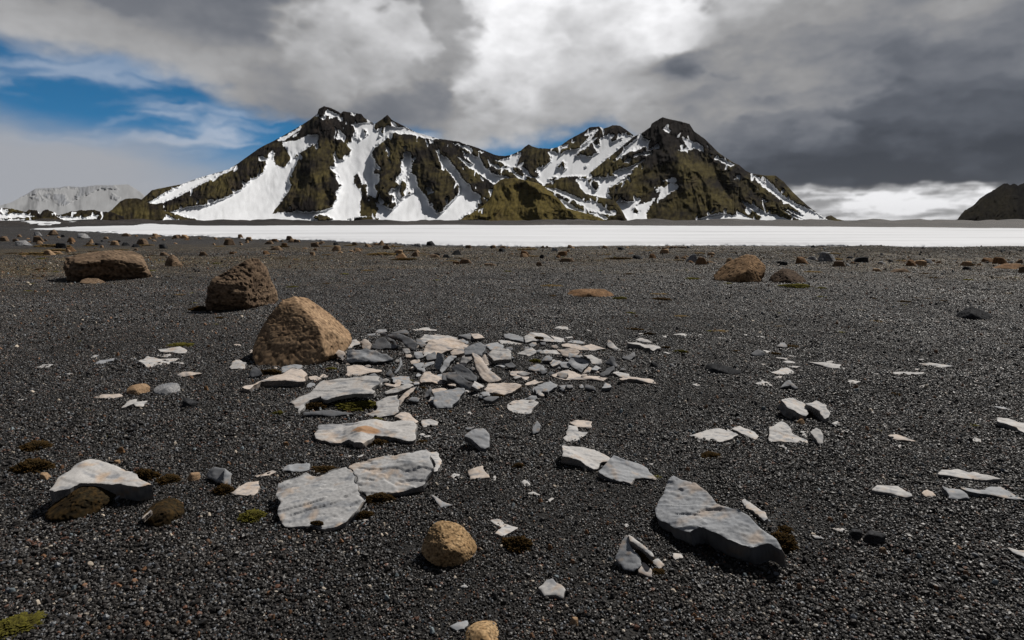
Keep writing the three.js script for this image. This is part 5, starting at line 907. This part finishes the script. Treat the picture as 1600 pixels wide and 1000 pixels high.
// ---------------------------------------------------------------- moss
{
  const make = (paint, seed, detail) => {
    const g = new THREE.IcosahedronGeometry(1, detail); g.deleteAttribute('uv'); g.deleteAttribute('normal');
    const m = mergeVertices(g, 1e-5), p = m.attributes.position, col = new Float32Array(p.count * 3), P = PAINT[paint];
    for (let i = 0; i < p.count; i++) {
      const x = p.getX(i), y = p.getY(i), z = p.getZ(i), n1 = fbm(x * 1.7 + seed, y * 1.7, z * 1.7, 3), n2 = noise(x * 9 + seed, y * 9, z * 9), n3 = noise(x * 22 + seed, y * 22, z * 22), s = 0.5 * (1 + 0.5 * n1 + 0.2 * n2 + 0.2 * n3);
      p.setXYZ(i, x * s, Math.max(y, -0.25) * s * 1.8, z * s);
      const t = clamp(0.45 + 1.3 * n1 + 0.7 * n2), dk = clamp(0.4 - 1.2 * n3 - 0.5 * n2);
      for (let c = 0; c < 3; c++) col[i * 3 + c] = lerp(lerp(P[0][c], P[2][c], t), P[1][c], dk);
    }
    m.setAttribute('color', new THREE.BufferAttribute(col, 3)); m.computeVertexNormals();
    return m;
  };
  const set = { mossy: [], green: [], straw: [] }, small = { mossy: [], green: [], straw: [] }, r = rng(606);
  for (const k of ['mossy', 'green', 'straw']) for (let v = 0; v < 4; v++) { set[k].push(make(k, v * 5.3 + 1, 34)); small[k].push(make(k, v * 3.7 + 2, 9)); }
  function clump(px, py, w, h, paint, label, group, deep = 1, lift = 0) {
    const p = groundHit(px, py, lift), D = p.distanceTo(camera.position), W = w / F * D, list = w > 16 ? set[paint] : small[paint];
    const m = new THREE.Mesh(list[(r() * 4) | 0], mossMat), sin = (EYE - p.y) / D;
    m.name = numbered('moss_clump'); m.scale.set(W, Math.max(0.012, h / F * D * 0.55), W * 0.8 * deep); m.position.set(p.x, p.y - 0.005, p.z - W * 0.3 * deep); m.rotation.y = (r() - 0.5) * 0.7;
    scene.add(m);
    return tag(m, label, 'moss', group);
  }
  const one = (label, key, x, y, w, h, paint, deep, lift) => { const [px, py] = at(key)(x, y); clump(px, py, w / Z[key][2], h / Z[key][2], paint, label, null, deep, lift); };
  one('large green and grey moss cushion between the curved slab and the striped slab', 'e', 715, 445, 410, 130, 'green', 0.7);
  one('dark green moss under the left end of the long curved slab', 'e', 300, 440, 210, 120, 'mossy', 0.8);
  one('dark moss in the front notch of the rust-stained slab', 'e', 900, 785, 220, 100, 'mossy', 0.8);
  one('brown moss along the front foot of the rust-stained slab', 'e', 1110, 765, 220, 60, 'mossy', 0.6);
  one('olive moss right of the rust-stained slab', 'e', 1345, 765, 110, 60, 'mossy');
  one('bright green moss tuft behind the rust-stained slab', 'e', 905, 545, 130, 50, 'green');
  one('brown moss along the front edge of the right half of the largest slab', 'l', 960, 590, 190, 90, 'mossy', 0.7);
  one('dark brown moss under the crack of the largest slab', 'l', 860, 690, 130, 80, 'mossy', 0.7);
  one('dark lump standing in for a small shaded hollow in the left half of the largest slab', 'l', 775, 612, 76, 16, 'mossy', 0.6, 0.05);  // this and the next: dark lumps imitating shade inside small hollows
  one('dark lump standing in for a small shaded hollow low on the left half of the largest slab', 'l', 578, 712, 74, 18, 'mossy', 0.6, 0.04);
  one('mossy strip behind the largest slab', 'l', 620, 395, 170, 50, 'mossy', 0.7);
  one('yellow-green moss mound left of the largest slab', 'l', 155, 705, 150, 80, 'green');
  one('round dark moss tuft right of the ochre stone', 'm', 492, 570, 135, 100, 'mossy');
  one('small moss tuft above the round dark tuft', 'm', 500, 165, 60, 45, 'mossy');
  one('brown moss in the hollow of the pale block', 'm', 1105, 612, 100, 80, 'mossy', 0.7, 0.04);
  one('moss under the small stained slate', 'm', 1185, 690, 70, 44, 'mossy');
  one('dark red-brown moss at the right tip of the big wedge', 'n', 925, 868, 140, 110, 'mossy');
  one('rusty moss tuft just above the right tip of the big wedge', 'n', 935, 775, 70, 40, 'mossy');
  one('black moss inside the arched slate block', 'n', 1072, 172, 95, 62, 'mossy', 0.7);
  one('rusty moss patch on the gravel right of centre', 'n', 545, 388, 100, 38, 'mossy');
  one('black moss under the dark slate pyramid', 'o', 1380, 375, 110, 85, 'mossy');
  one('brown moss strip right of the arched slab', 'o', 885, 285, 160, 90, 'mossy', 0.7);
  one('dark rusty moss lump right of the arched slab tip', 'o', 1030, 310, 125, 70, 'mossy');
  one('dark moss hump above the arched slab, upper left', 'o', 180, 100, 140, 60, 'mossy');
  one('brown moss streak left of the arched slab', 'o', 160, 238, 180, 90, 'mossy', 0.8);
  one('yellow-green moss in the bottom left corner', 'o', 30, 1265, 200, 70, 'green', 1.2);
  one('bright green moss strip above the pale slates at left', 'i', 1375, 312, 170, 34, 'green');
  one('olive moss along the back of the pale layered slab', 'a', 470, 770, 320, 110, 'mossy', 0.6);
  one('dark moss under the front edge of the pale layered slab', 'a', 640, 930, 180, 60, 'mossy', 0.5);
  one('green moss tuft between the boulder and the leaning blade', 'a', 1245, 712, 150, 60, 'green');
  one('green moss in the middle of the pile right side', 'u', 745, 310, 70, 45, 'green');
  one('moss on the slate at the back of the pile', 'd', 140, 198, 130, 46, 'mossy', 0.6, 0.05);
  one('olive moss right of the long ragged slate', 'd', 790, 330, 120, 30, 'green');
  one('brown moss strip at the far right of the pile', 'd', 1300, 160, 140, 50, 'mossy', 0.6);
  one('rusty moss strip behind the far right of the pile', 'd', 1150, 110, 200, 40, 'mossy', 0.6);
  one('dark rusty moss on the right end of the pile', 'd', 1470, 300, 110, 46, 'mossy', 0.7);
  one('green moss right of the pile end', 'g', 225, 312, 110, 46, 'green', 0.7);
  one('moss in front of the broad tan slab', 'c', 1110, 980, 160, 90, 'mossy', 0.7);
  one('moss at the corner of the broad tan slab', 'c', 1400, 850, 130, 50, 'mossy', 0.7);
  one('dark moss under the pinkish five-sided slate', 'c', 330, 815, 200, 50, 'mossy', 0.5);
  one('black moss left of the mottled block', 'f', 365, 180, 80, 60, 'mossy', 0.7);
  one('brown moss left of the dark jagged boulder', 'x', 308, 486, 30, 10, 'mossy');
  one('green moss patch left of the squat tan boulder', 's', 905, 345, 120, 24, 'green');
  one('brown moss mat in the middle distance', 's', 690, 488, 130, 30, 'mossy');
  one('green moss at the right end of the low brown mound', 's', 400, 482, 100, 34, 'green');
  one('straw-coloured moss roots below the crumbling brown rock', 't', 200, 360, 180, 34, 'green');
  one('dark moss strip right of the pale pointed lump', 'g', 1105, 270, 120, 28, 'mossy');
  one('olive moss right of the dark slate hump', 'g', 965, 325, 85, 32, 'mossy');
  one('small green moss cluster above the long pale slab', 'j', 1465, 445, 90, 50, 'green');
  const tufts = (n, y0, y1, group, label, paint, w0, w1, tall = 0.28) => { for (let k = 0; k < n; k++) { const py = lerp(y0, y1, Math.pow(r(), 1.4)), px = r() * 1600, w = lerp(w0, w1, r() * r()); if (py > 455 && px > 380 && px < 560) continue; clump(px, py, w, w * tall, paint[(r() * paint.length) | 0], label, group); } };
  tufts(70, 384, 412, 'brown moss mats of the far belt', 'low brown moss mat among the far stones below the snow', ['straw', 'straw', 'mossy'], 14, 46, 0.16);
  tufts(26, 420, 520, 'straw-coloured mats of the plain', 'thin straw-coloured plant mat on the open gravel plain', ['straw'], 14, 40, 0.14);
  tufts(110, 402, 450, 'moss tufts of the far plain', 'tiny low olive moss tuft on the far gravel plain', ['green', 'mossy', 'mossy'], 6, 20);
  tufts(60, 450, 520, 'moss tufts of the middle plain', 'small flat moss tuft on the middle gravel plain', ['green', 'mossy', 'mossy'], 7, 24);
  tufts(45, 520, 760, 'moss tufts of the near gravel', 'small moss tuft on the gravel between the slates', ['green', 'mossy', 'mossy'], 7, 20);
}

renderer.render(scene, camera);
